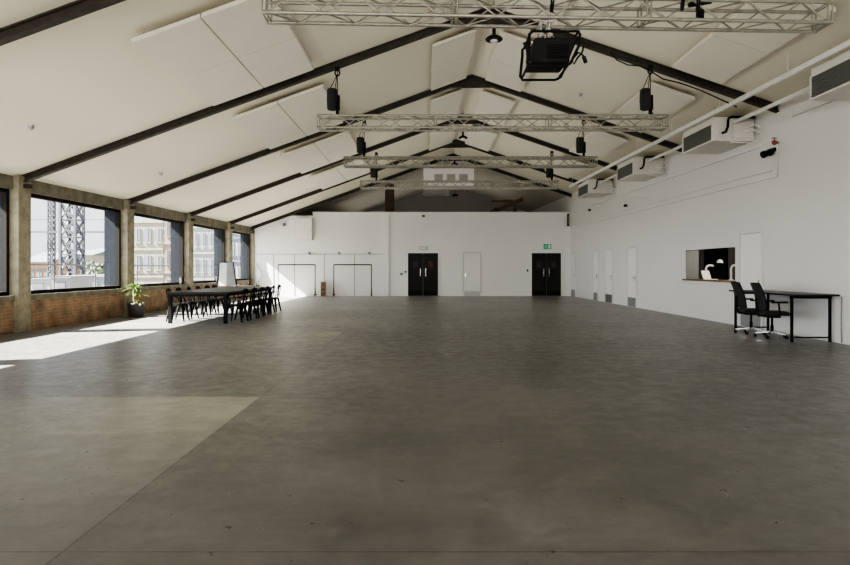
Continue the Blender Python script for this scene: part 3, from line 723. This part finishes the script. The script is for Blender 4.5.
# timber post and bracing in the void
m = MB(); x0, x1 = (385-425)/600*31.2, (394-425)/600*31.2; m.box(x0,x1,31.2,31.6,0,ceil_h(x0)-.02)
tag(m.build('timber_post','brown'), 'brown timber post seen above the partition, left of the ventilation box', 'post')
o = thing('timber_brace', (3.15,31.0,0), 'rust brown timber bracing seen above the partition, right of the ventilation box', 'bracing')
m = MB(); m.bar((.2,0,4.2),(1.9,0,4.95),.16,.22); m.bar((.3,.05,4.85),(1.4,.05,4.85),.12,.12); m.build('beam','brown',o)
for xx in (.5,1.5):
    m = MB(); m.box(xx-.08,xx+.08,-.08,.08,0,4.5); m.build('post','brown',o)

# ------------------------------------------------------------------ long table and metal chairs
TX0, TX1, TY0, TY1, TH_ = -6.42, -4.92, 14.92, 19.35, .785
o = thing('long_table', ((TX0+TX1)/2,(TY0+TY1)/2,0), 'long black meeting table with thick square legs by the windows', 'table')
hw, hl = (TX1-TX0)/2, (TY1-TY0)/2
m = MB(); m.box(-hw,hw,-hl,hl,TH_-.05,TH_); m.build('table_top','table_black',o, bevel=.006)
m = MB()
for (a,b,c,d) in ((-hw+.05,hw-.05,-hl+.04,-hl+.08),(-hw+.05,hw-.05,hl-.08,hl-.04),(-hw+.04,-hw+.08,-hl+.05,hl-.05),(hw-.08,hw-.04,-hl+.05,hl-.05)): m.box(a,b,c,d,TH_-.11,TH_-.05)
m.build('apron','black_metal',o)
for sx in (-1,1):
    for sy in (-1,1):
        m = MB(); cx, cy = sx*(hw-.06), sy*(hl-.06); m.box(cx-.042,cx+.042,cy-.042,cy+.042,0,TH_-.05); m.build('leg','black_metal',o)

def metal_chair():
    o = thing('metal_chair', (0,0,0), 'x', 'chair', 'dark metal chairs along both sides of the long table')
    # faces +x (seat front toward +x), back at -x
    m = MB(); m.prism([(-.17,-.155),(.17,-.185),(.19,-.165),(.19,.165),(.17,.185),(-.17,.155)],'z',.435,.455); m.prism([(-.17,-.155),(.17,-.185),(.19,-.165),(.19,.165),(.17,.185),(-.17,.155)],'z',.40,.434); m.build('seat','black_metal',o)
    for sx in (-1,1):
        for sy in (-1,1):
            m = MB(); a = Vector((sx*.15,sy*.14,.42)); b = Vector((sx*.225,sy*.215,0)); m.bar(a,b,.075,.05,.028,.028); m.build('leg','black_metal',o)
    m = MB()
    m.tube([(-.15,-.15,.44),(-.20,-.175,.62),(-.235,-.165,.78),(-.245,-.11,.835),(-.25,0,.85),(-.245,.11,.835),(-.235,.165,.78),(-.20,.175,.62),(-.15,.15,.44)],.014,8)
    m.tube([(-.19,-.17,.62),(-.02,-.20,.645),(.10,-.19,.60),(.14,-.165,.44)],.012,6); m.tube([(-.19,.17,.62),(-.02,.20,.645),(.10,.19,.60),(.14,.165,.44)],.012,6)
    m.build('back_frame','black_metal',o)
    m = MB(); m.hexa([(-.165,-.05,.45),(-.155,-.05,.45),(-.155,.05,.45),(-.165,.05,.45),(-.255,-.065,.835),(-.243,-.065,.835),(-.243,.065,.835),(-.255,.065,.835)])
    m.hexa([(-.247,-.13,.78),(-.237,-.13,.78),(-.237,.13,.78),(-.247,.13,.78),(-.258,-.12,.84),(-.246,-.12,.84),(-.246,.12,.84),(-.258,.12,.84)])
    m.build('back_splat','black_metal',o)
    m = MB(); m.bar((-.19,-.18,.2),(.19,.18,.2),.02,.012); m.bar((-.19,.18,.2),(.19,-.18,.2),.02,.012); m.build('cross_brace','black_metal',o)
    return o
chair = metal_chair(); first = True
def put_chair(x, y, rz, label):
    global first
    if first:
        chair.location = (x,y,0); chair.rotation_euler = (0,0,rz); chair['label'] = label; first = False
    else: dup(chair, (x,y,0), rz, label)
nth = ordn
for i in range(6):
    put_chair(-4.84+random.uniform(-.03,.05), 15.42+.73*i, PI+random.uniform(-.12,.12), 'dark metal chair, %s from the camera on the hall side of the long table' % nth[i])
for i in range(6):
    put_chair(-6.44+random.uniform(-.03,.03), 15.65+.66*i, random.uniform(-.1,.1), 'dark metal chair, %s from the camera on the window side of the long table' % nth[i])

# flip chart / whiteboard pair
o = thing('flip_chart', ((226-425)/600*20.4, 20.4, 0), 'white flip chart easel with a grey back board behind the long table', 'flip chart')
m = MB(); m.hexa([(-.22,-.10,.78),(.03,-.06,.78),(.03,-.03,.78),(-.22,-.07,.78),(-.20,-.02,1.56),(.02,.02,1.56),(.02,.05,1.56),(-.20,.01,1.56)]); m.build('paper_pad','board_white',o)
m = MB(); m.hexa([(.04,-.08,.78),(.36,-.12,.78),(.36,-.10,.78),(.04,-.05,.78),(.03,.0,1.58),(.24,-.03,1.58),(.24,-.0,1.58),(.03,.03,1.58)]); m.build('back_board','board_grey',o)
for (a, b) in (((.24,-.01,1.6),(.50,.0,0)),((-.22,.03,1.6),(-.42,.0,0)),((0,.06,1.58),(0,.55,0))):
    m = MB(); m.tube([a,b],.018,6); m.build('leg','black_metal',o)
m = MB(); m.tube([(-.24,.04,1.58),(.26,.04,1.58)],.02,6); m.tube([(0,.05,1.57),(0.0,.07,1.55)],.02,6); m.build('top_bar','black_metal',o)

# small black stand with a screen behind the table's far end
o = thing('side_table', ((246-425)/600*21.6,21.6,0), 'low black side table with grey top beyond the long table', 'table')
m = MB(); m.box(-.42,.42,-.3,.3,.74,.77); m.build('table_top','board_grey',o)
for sx in (-1,1):
    for sy in (-1,1):
        m = MB(); m.box(sx*.38-.02,sx*.38+.02,sy*.26-.02,sy*.26+.02,0,.74); m.build('leg','black_metal',o)
o = thing('computer_monitor', ((250.5-425)/600*21.6,21.6,.77), 'black computer monitor seen edge-on at the end of the side table', 'monitor', rz=1.78)
m = MB(); m.box(-.24,.24,-.012,.02,.08,.36); sc_ = m.build('screen','black_plastic',o)
m = MB(); m.tube([(0,.02,.012),(0,.02,.14)],.02,6); m.lathe([(.10,.001),(.10,.014)],(0,.01,0),14); m.build('stand','black_metal',o)
# small speakers on the sill by the pillars
for (px, Y, lab) in ((185.5,21.3,'small black loudspeaker on the sill, behind the near end of the long table'),(204,24.9,'small black loudspeaker on the sill, below the window behind the flip chart')):
    small_box('loudspeaker', Vector((xl(Y)-.045,Y,SILL+.141)), (.11,.14,.28), 'black_plastic', lab, 'speaker', 'speaker_grille')

# potted plant ---------------------------------------------------------------
o = thing('potted_plant', (-8.16,16.95,0), 'spiky green dracaena in a charcoal pot in front of the brick wall', 'plant')
m = MB(); m.lathe([(.15,0),(.19,.02),(.23,.36),(.235,.40),(.205,.40),(.19,.35)],(0,0,0),20); m.build('pot','pot',o)
m = MB(); m.lathe([(.01,.35),(.198,.352),(.198,.36),(.01,.365)],(0,0,0),16); m.build('soil','soil',o)
m = MB(); m.tube([(-.05,0,.35),(-.07,.01,.55),(-.05,0,.80)],.022,8); m.tube([(.03,.02,.35),(.05,.03,.5),(.04,.02,.66)],.018,8); m.build('stem','stem',o)
def blades(n, c, L, spread, wd):
    m = MB()
    for q in range(n):
        a = 2*PI*q/n*1.618*2+random.uniform(-.2,.2); el = random.uniform(*spread); ll = L*random.uniform(.75,1.1)
        d = Vector((math.cos(a),math.sin(a),0)); side = Vector((-math.sin(a),math.cos(a),0)); pts = []
        for t in (0,.3,.6,.85,1.0):
            e = el-1.1*t*t; 
            pos = Vector(c)+d*(ll*t*math.cos(el)*(1+.1*t))+Vector((0,0,ll*(t*math.sin(el)-.45*t*t)))
            w_ = wd*(.5+1.6*t)*(1-t)+.002 if t > 0 else wd*.5
            pts += [pos-side*w_, pos+side*w_]
        m.add(pts, [(2*k_,2*k_+1,2*k_+3,2*k_+2) for k_ in range(4)], True)
    return m
blades(48,(-.05,0,.80),.44,(.0,1.45),.02).build('leaf_crown','leaf',o)
blades(26,(.04,.02,.64),.34,(.0,1.2),.018).build('leaf_crown','leaf',o)
blades(26,(.10,-.06,.40),.24,(.0,1.0),.035).build('undergrowth_leaves','leaf_pale',o)

# counter table on the right -----------------------------------------------------
CX0, CX1, CY0, CY1, CH = 6.78, 7.60, 11.02, 13.36, .90
CX1 = xr(12.26)-.012
o = thing('counter_table', ((CX0+CX1)/2,(CY0+CY1)/2,0), 'long high black table with thin metal legs against the white wall', 'table', rz=.0238)
hw, hl = (CX1-CX0)/2, (CY1-CY0)/2
m = MB(); m.box(-hw,hw,-hl,hl,CH-.035,CH); m.build('table_top','table_black',o, bevel=.005)
for sy in (-1,1):
    yy = sy*(hl-.2)
    for sx in (-1,1):
        m = MB(); cx = sx*(hw-.05); m.box(cx-.02,cx+.02,yy-.02,yy+.02,0,CH-.035); m.build('leg','black_metal',o)
    m = MB(); m.box(-hw+.05,hw-.05,yy-.012,yy+.012,.075,.10); m.box(-hw+.02,hw-.02,yy-.02,yy+.02,CH-.085,CH-.035); m.build('stretcher','black_metal',o)

def office_chair():
    o = thing('office_chair', (0,0,0), 'x', 'chair', 'black mesh office chairs at the high table')
    m = MB(); m.rbox(-.22,.26,-.24,.24,.45,.53,.04); m.build('seat','black_fabric',o)
    m = MB(); m.box(-.12,.12,-.1,.1,.40,.45); m.build('seat_mechanism','black_metal',o)
    # backrest: mesh in a frame, gently curved
    n = 8; vs = []
    def bp(u, v):   # u -1..1 across, v 0..1 up
        w = .23*(1-.12*v); return (-.235-.13*v+.05*(u*u)+.03*math.sin(v*PI), u*w, .56+.52*v)
    m = MB()
    for j in range(n+1):
        for i in range(n+1): vs.append(bp(-1+2*i/n, j/n))
    m.add(vs, [(j*(n+1)+i,j*(n+1)+i+1,(j+1)*(n+1)+i+1,(j+1)*(n+1)+i) for j in range(n) for i in range(n)], True)
    ob = m.build('backrest','black_fabric',o); sol = ob.modifiers.new('thickness','SOLIDIFY'); sol.thickness = .02
    m = MB(); pts = [bp(-1+2*i/n,0) for i in range(n+1)]+[bp(1,j/n) for j in range(1,n+1)]+[bp(1-2*i/n,1) for i in range(1,n+1)]+[bp(-1,1-j/n) for j in range(1,n)]
    m.tube(pts, .016, 6, closed=True); m.tube([(-.02,0,.42),(-.26,0,.44),(-.29,0,.6),(-.30,0,.8)],.022,8); m.build('back_frame','black_plastic',o)
    for s_ in (-1,1):
        m = MB(); m.tube([(.03,s_*.20,.44),(.03,s_*.29,.46),(.0,s_*.30,.70)],.017,6); m.rbox(-.13,.16,s_*.30-.04,s_*.30+.04,.70,.735,.012); m.build('armrest','black_plastic',o)
    m = MB(); m.tube([(0,0,.10),(0,0,.25)],.032,10); m.tube([(0,0,.25),(0,0,.41)],.022,10); m.build('gas_lift','black_metal',o)
    for k_ in range(5):
        a = 2*PI*k_/5+.3; c, s_ = math.cos(a), math.sin(a)
        m = MB(); m.bar((0,0,.125),(c*.29,s_*.29,.085),.05,.035,.032,.022); leg = m.build('base_leg','chrome',o)
        m = MB()
        for w_ in (-.016,.016): m.tube([(c*.29-s_*(w_-.008),s_*.29+c*(w_-.008),.03),(c*.29-s_*(w_+.008),s_*.29+c*(w_+.008),.03)],.03,10)
        m.tube([(c*.29,s_*.29,.03),(c*.29,s_*.29,.085)],.008,6); m.build('caster','black_plastic',leg)
    return o
oc = office_chair(); oc.location = (6.90,11.93,0); oc.rotation_euler = (0,0,-.14); oc['label'] = 'black mesh office chair nearer the camera at the high table'
dup(oc, (6.88,12.66,0), -.12, 'black mesh office chair farther from the camera, beside the hatch')

# small grey thing below table is the door's kick plate; items seen through the hatch
o = thing('laptop', ((711-425)/600*16.0, 16.0, HH0), 'open white laptop standing on the serving hatch sill', 'laptop', rz=.5)
m = MB(); m.box(-.15,.15,-.1,.1,.001,.018); m.build('keyboard_base','white_plastic',o)
m = MB(); m.hexa([(-.16,.10,.018),(.16,.10,.018),(.16,.112,.018),(-.16,.112,.018),(-.16,.18,.24),(.16,.18,.24),(.16,.192,.24),(-.16,.192,.24)]); m.build('screen','white_plastic',o)
for (px, Y, lab) in ((706,16.5,'white curved tap pillar in the hatch, left of the laptop'),(731,15.0,'white curved tap pillar in the hatch, right of the laptop')):
    x = (px-425)/600*Y
    o = thing('tap_pillar', (x,Y,HH0), lab, 'tap', 'white curved taps on the serving hatch sill')
    m = MB(); m.lathe([(.06,.0),(.06,.02),(.03,.03)],(0,0,0),12); m.build('base','white_metal',o)
    m = MB(); m.tube([(0,0,.02),(-.0,0,.30),(.03,0,.36),(.10,0,.385),(.2,0,.37)],.028,8); m.build('spout','white_plastic',o)
o = thing('desk_lamp', ((713.5-425)/600*17.0+.25, 17.0, .98), 'small bright desk lamp head glinting inside the dark hatch', 'lamp')
m = MB(); m.lathe([(.09,.0),(.09,.02),(.02,.03)],(0,0,0),14); m.build('base','black_metal',o)
m = MB(); m.tube([(0,0,.02),(.02,0,.4),(-.05,0,.6)],.01,6); m.build('arm','black_metal',o)
m = MB(); m.lathe([(.09,0),(.07,.07),(.03,.1)],(-.07,0,.55),12); m.build('lamp_shade','white_plastic',o)
# shelf unit behind carrying the lamp
o = thing('counter_cabinet', (8.35,17.0,0), 'dark counter cabinet just inside the hatch room', 'cabinet')
m = MB(); m.box(-.4,.35,-.5,1.2,.02,.94); m.build('carcass','dark_room',o)
m = MB(); m.box(-.42,.37,-.52,1.22,.94,.979); m.build('worktop','black_frame',o)
# hatch far jamb strip
mb = MB(); rb(mb, HY1-.02, HY1, .0, TH+.2, HH0, HH1)
tag(mb.build('trim_7','board_grey'), 'grey side jamb at the far side of the serving hatch', 'jamb', kind='structure')

# wall behind far table: faint cable on the wall by the near table leg
m = MB(); y = 10.98; m.tube([(xr(y)-.02,y+.0,.02),(xr(y)-.03,y,.4),(xr(y)-.02,y,.86)],.012,6)
tag(m.build('wall_cable','board_grey'), 'thin grey cable running down the wall at the near table end', 'cable')

# ------------------------------------------------------------------ outside
mb = MB(); mb.add([(-140,-60,-3.5),(-9.7,-60,-3.5),(-9.7,160,-3.5),(-140,160,-3.5)],[(0,1,2,3)])
tag(mb.build('yard_ground','ext_ground'), 'grey yard ground outside the windows', 'ground', kind='structure')
mb = MB(); mb.box(-11.3,-9.28,-8,40,-.1,.12)
tag(mb.build('terrace_slab','ext_terrace'), 'grey terrace slab outside the windows', 'terrace', kind='structure')
# outer piers (seen as bluish strip at the far edge of each pane)
for i, y in enumerate(YP):
    if y < 3: continue
    mb = MB(); lbox(mb, y+.0, y+PW+.0, -.60, -.192, -.1, 3.5)
    tag(mb.build('outer_pillar','ext_pier'), 'dark blue grey outer pier, pier number %s along the outside of the window wall from the camera' % ordn[i-3], 'pier', 'outer piers outside the glass', 'structure')
def railing(y0, y1, label, n):
    o = thing('terrace_railing', (-11.1,(y0+y1)/2,.12), label, 'railing', 'railings on the terrace outside')
    h = (y1-y0)/2
    for zz, r in ((1.36,.025),(1.0,.018)):
        m = MB(); m.tube([(0,-h,zz),(0,h,zz)],r,6); m.build('rail_bar','ext_rail',o)
    for k_ in range(n):
        y = -h+2*h*k_/(n-1); m = MB(); m.tube([(0,y,0),(0,y,1.36)],.022,6); m.build('post','ext_rail',o)
railing(9.0, 20.2, 'grey terrace railing outside the lattice tower window', 6)
railing(20.8, 32.5, 'grey terrace railing outside the stone building window', 6)

def tower(px, Y, w, h, label, r=.05):
    x = (px-425)/600*Y
    o = thing('lattice_tower', (x,Y,-3.5), label, 'lattice tower', 'iron lattice towers outside')
    cs = [(-w/2,-w/2),(w/2,-w/2),(w/2,w/2),(-w/2,w/2)]
    for c in cs:
        m = MB(); m.bar((*c,0),(*c,h),r*2); m.build('corner_post','ext_tower',o)
    n = int(h/w/1.15)
    for q in range(4):
        a, b = cs[q], cs[(q+1)%4]; m = MB()
        for k_ in range(n):
            z0, z1 = k_*h/n, (k_+1)*h/n
            m.bar((*a,z0),(*b,z1),r*1.1); m.bar((*b,z0),(*a,z1),r*1.1); m.bar((*a,z1),(*b,z1),r*1.1)
        m.build('lattice','ext_tower',o)
tower(72, 40, .98, 15, 'broad iron lattice tower, the wider of the two outside the window', .075)
tower(51.5, 42, .32, 15, 'slender iron lattice tower left of the broad one', .035)
o = thing('iron_gantry', (-28,41.6,-3.5), 'iron gantry with horizontal girders passing behind both lattice towers', 'gantry')
for (py, r) in ((232,.06),(219.5,.02)):
    z = EYE+(HOR-py)/600*41.6+3.5; m = MB(); m.bar((-6.6,0,z),(7.6,0,z),r*2); m.build('girder_bar','ext_tower',o)
for x in (-6.5,7.5):
    m = MB(); m.bar((x,0,0),(x,0,8.5),.12); m.build('mast','ext_tower',o)
def building(px0, px1, Y, pytop, m_, label, floors=3, cols=4, depth=8, roof=None, H0=-3.5, win='ext_slate'):
    x0, x1 = (px0-425)/600*Y, (px1-425)/600*Y; H = EYE+(HOR-pytop)/600*Y; w = x1-x0; hh = H-H0
    o = thing('building', ((x0+x1)/2,Y,H0), label, 'building')
    m = MB(); m.box(-w/2,w/2,0,depth,0,hh)
    m.build('wall',m_,o)
    m = MB()
    for f_ in range(floors+1): m.box(-w/2,w/2,-.08,-.0,hh-f_*(min(hh,floors*2.9)/floors)-.14,hh-f_*(min(hh,floors*2.9)/floors))
    m.build('string_course',m_,o)
    st = min(hh,floors*2.9)/floors
    for f_ in range(floors):
        for c in range(cols):
            cx = -w/2+w*(c+.5)/cols; z = hh-(f_+1)*st+st*.22; ww = min(w/cols*.32,.6)
            m = MB(); m.box(cx-ww,cx+ww,-.05,-.0,z,z+st*.52); p_ = m.build('window',win,o)
            m = MB(); m.box(cx-ww-.06,cx+ww+.06,-.12,-.051,z-.08,z); m.box(cx-.03,cx+.03,-.07,-.051,z,z+st*.52); m.build('window_sill',m_,p_)
    if roof:
        m = MB(); m.prism([(-.3,hh),(depth+.3,hh),(depth/2,hh+roof)],'x',-w/2-.1,w/2+.1); m.build('roof','ext_slate',o)
building(20, 51, 62, 262, 'ext_orange', 'orange brick house outside, left of the slender tower', 2, 4, roof=1.1)
building(52, 78, 78, 258, 'ext_slate', 'blue grey warehouse outside, behind the two towers', 2, 4, roof=1.2, win='ext_pale')
building(80.5, 93, 57, 255, 'ext_cream', 'small cream house outside, right of the broad tower', 3, 2, roof=.8)
building(92, 132, 74, 260, 'ext_pale', 'low pale block outside, at the far edge of the first whole window', 2, 5)
building(121, 163.5, 47, 221, 'ext_cream', 'cream stone building with string courses outside the second whole window', 4, 4, win='ext_glass')
building(164, 176, 47, 213, 'ext_pink', 'narrow pink brick building wedged beside the cream stone one', 4, 2, win='ext_glass')
building(176.3, 214.4, 47, 200, 'ext_pale', 'tall pale clad building outside the third whole window', 5, 5, win='ext_glass')
building(215, 255, 47, 190, 'ext_glass', 'tall blue glazed building outside the last window', 6, 6, win='ext_pale')
for i,(px,py,Y,r,lab) in enumerate(((35,262,85,2.4,'distant tree behind the orange brick house'),(60,262,90,2.8,'distant tree beyond the warehouse'),(97,266,55,1.3,'small dark tree beside the cream house'))):
    c = at(px,py,Y); o = thing('tree', (c.x,Y,-3.5), lab, 'tree', 'trees outside')
    m = MB()
    for q in range(60):
        a, e = random.uniform(0,2*PI), random.uniform(-1,1); rr = r*random.uniform(.3,.9)
        ctr = Vector((rr*math.cos(a)*math.sqrt(1-e*e), rr*math.sin(a)*math.sqrt(1-e*e), c.z+3.5-r*.4+rr*e*.8)); s_ = r*random.uniform(.15,.3)
        m.lathe([(s_*.1,-s_),(s_*.8,-s_*.5),(s_,0),(s_*.7,s_*.6),(s_*.1,s_)], ctr, 6)
    m.build('crown','ext_tree',o)
    m = MB(); m.tube([(0,0,0),(0,0,c.z+3.5)],.2,8,r2=.1); m.build('trunk','stem',o)
# white cabin / clutter on the yard
for i,(px,py,Y,w,h,lab,mm) in enumerate(((38,287,34,1.3,.9,'pale site cabin in the yard, left of the slender tower','ext_pale'),(61,286,30,.9,.8,'low grey site cabin in the yard, between the towers','ext_terrace'),(91,286,33,1.5,1.0,'pale site cabin in the yard, right of the broad tower','ext_pale'))):
    c = at(px,py,Y); o = thing('site_cabin', (c.x,Y,-3.5), lab, 'cabin', 'site cabins in the yard')
    m = MB(); m.box(-w/2,w/2,0,2,0,c.z+3.5+h/2); m.build('cabin_wall',mm,o)
    m = MB(); m.box(-w/4,w/4,-.04,-.0,c.z+3.5-.1,c.z+3.5+.5*h/2); m.build('window','ext_slate',o)
    m = MB(); m.box(-w/2-.1,w/2+.1,-.1,2.1,c.z+3.5+h/2,c.z+3.6+h/2); m.build('roof','ext_terrace',o)

# ------------------------------------------------------------------ light
w = bpy.data.worlds.new('sky'); bpy.context.scene.world = w; w.use_nodes = True
nt = w.node_tree; n = nt.nodes; l = nt.links
bg = n['Background']; bg.inputs['Strength'].default_value = 1.25
tc = n.new('ShaderNodeTexCoord'); sp = n.new('ShaderNodeSeparateXYZ'); l.new(tc.outputs['Generated'], sp.inputs[0])
rp = n.new('ShaderNodeValToRGB'); rp.color_ramp.elements[0].position = 0.0; rp.color_ramp.elements[0].color = (0.86,0.88,0.92,1)
rp.color_ramp.elements[1].position = 0.7; rp.color_ramp.elements[1].color = (0.66,0.76,0.95,1)
l.new(sp.outputs['Z'], rp.inputs['Fac'])
nz = n.new('ShaderNodeTexNoise'); nz.inputs['Scale'].default_value = 3; nz.inputs['Detail'].default_value = 5; l.new(tc.outputs['Generated'], nz.inputs['Vector'])
mx = n.new('ShaderNodeMix'); mx.data_type = 'RGBA'; mx.inputs[7].default_value = (0.95,0.95,0.96,1)
mr = n.new('ShaderNodeMapRange'); mr.inputs[1].default_value = .4; mr.inputs[2].default_value = .65; l.new(nz.outputs['Fac'], mr.inputs[0])
l.new(mr.outputs[0], mx.inputs[0]); l.new(rp.outputs['Color'], mx.inputs[6]); l.new(mx.outputs[2], bg.inputs['Color'])

def light(name, kind, energy, loc, direction, color=(1,1,1), **kw):
    d = bpy.data.lights.new(name, kind); d.energy = energy; d.color = color
    for k_, v in kw.items(): setattr(d, k_, v)
    o = bpy.data.objects.new(name, d); C.objects.link(o); o.location = loc
    o.rotation_euler = Vector(direction).to_track_quat('-Z','Y').to_euler(); return o
light('sun', 'SUN', 60.0, (-30,0,30), (1,.2,-.86), (1,.95,.86), angle=math.radians(.6))
light('hazy_sky_fill', 'SUN', 6.5, (-40,5,10), (1,.25,-.12), (.97,.98,1.0), angle=math.radians(85))  # added second sun standing in for hazy sky and ground bounce
# window portals: guide the sky light through the openings
for i, y in enumerate(YP[:-1]):
    if y < -6.5: continue
    a, b = y+PW, YP[i+1]
    o = light('window_portal','AREA',1,(xl((a+b)/2)-.12,(a+b)/2,(SILL+HEAD)/2),(1,0,0),shape='RECTANGLE',size=2.3,size_y=b-a)
    o.rotation_euler = (PI/2,0,-PI/2)
    o.data.size, o.data.size_y = b-a, 2.3
    o.data.cycles.is_portal = True
o = light('rear_portal','AREA',1,(-.3,Y0+.02,2.1),(0,1,0),shape='RECTANGLE',size=14.6,size_y=3.5)
o.data.size, o.data.size_y = 14.6, 3.5; o.rotation_euler = (PI/2,0,0); o.data.cycles.is_portal = True
# added soft fill without fixtures, washing the roof slopes from below
for q, (yy, e) in enumerate(((3.0,35),(12.5,50),(22.0,60))):
    light('ceiling_fill','AREA',e,(-.5,yy,3.5),(0,0,1),(1,.96,.88),shape='RECTANGLE',size=12,size_y=8)
light('void_fill','AREA',26,(0,35,4.3),(0,0,1),(1,.97,.92),shape='RECTANGLE',size=9,size_y=6)  # added fill for the space above the partition, no fixture modelled
light('hatch_room_fill','POINT',90,(9.2,15.6,2.35),(0,0,-1),(1,.9,.75),shadow_soft_size=.05)  # added point light that lifts the dark hatch room, no fitting there
light('rear_fill','AREA',500,(0,-6.0,3.2),(0,1,.1),(1,.97,.93),shape='RECTANGLE',size=12,size_y=1.5)  # added fill behind the camera, brightens the back and right walls

# ------------------------------------------------------------------ camera and view
cam = bpy.data.cameras.new('camera'); co = bpy.data.objects.new('camera', cam); C.objects.link(co)
co.location = (0,0,EYE); co.rotation_euler = (PI/2,0,0)
cam.sensor_width = 36; cam.lens = 600/850*36; cam.shift_y = (HOR-282.5)/850; cam.clip_end = 500; cam.clip_start = .05
sc = bpy.context.scene; sc.camera = co
sc.view_settings.view_transform = 'AgX'; sc.view_settings.look = 'AgX - Medium High Contrast'; sc.view_settings.exposure = 0.85
sc.cycles.max_bounces = 10; sc.cycles.diffuse_bounces = 7; sc.cycles.transparent_max_bounces = 12
sc.cycles.sample_clamp_indirect = 6; sc.cycles.caustics_reflective = False; sc.cycles.caustics_refractive = False
sc.cycles.use_denoising = True
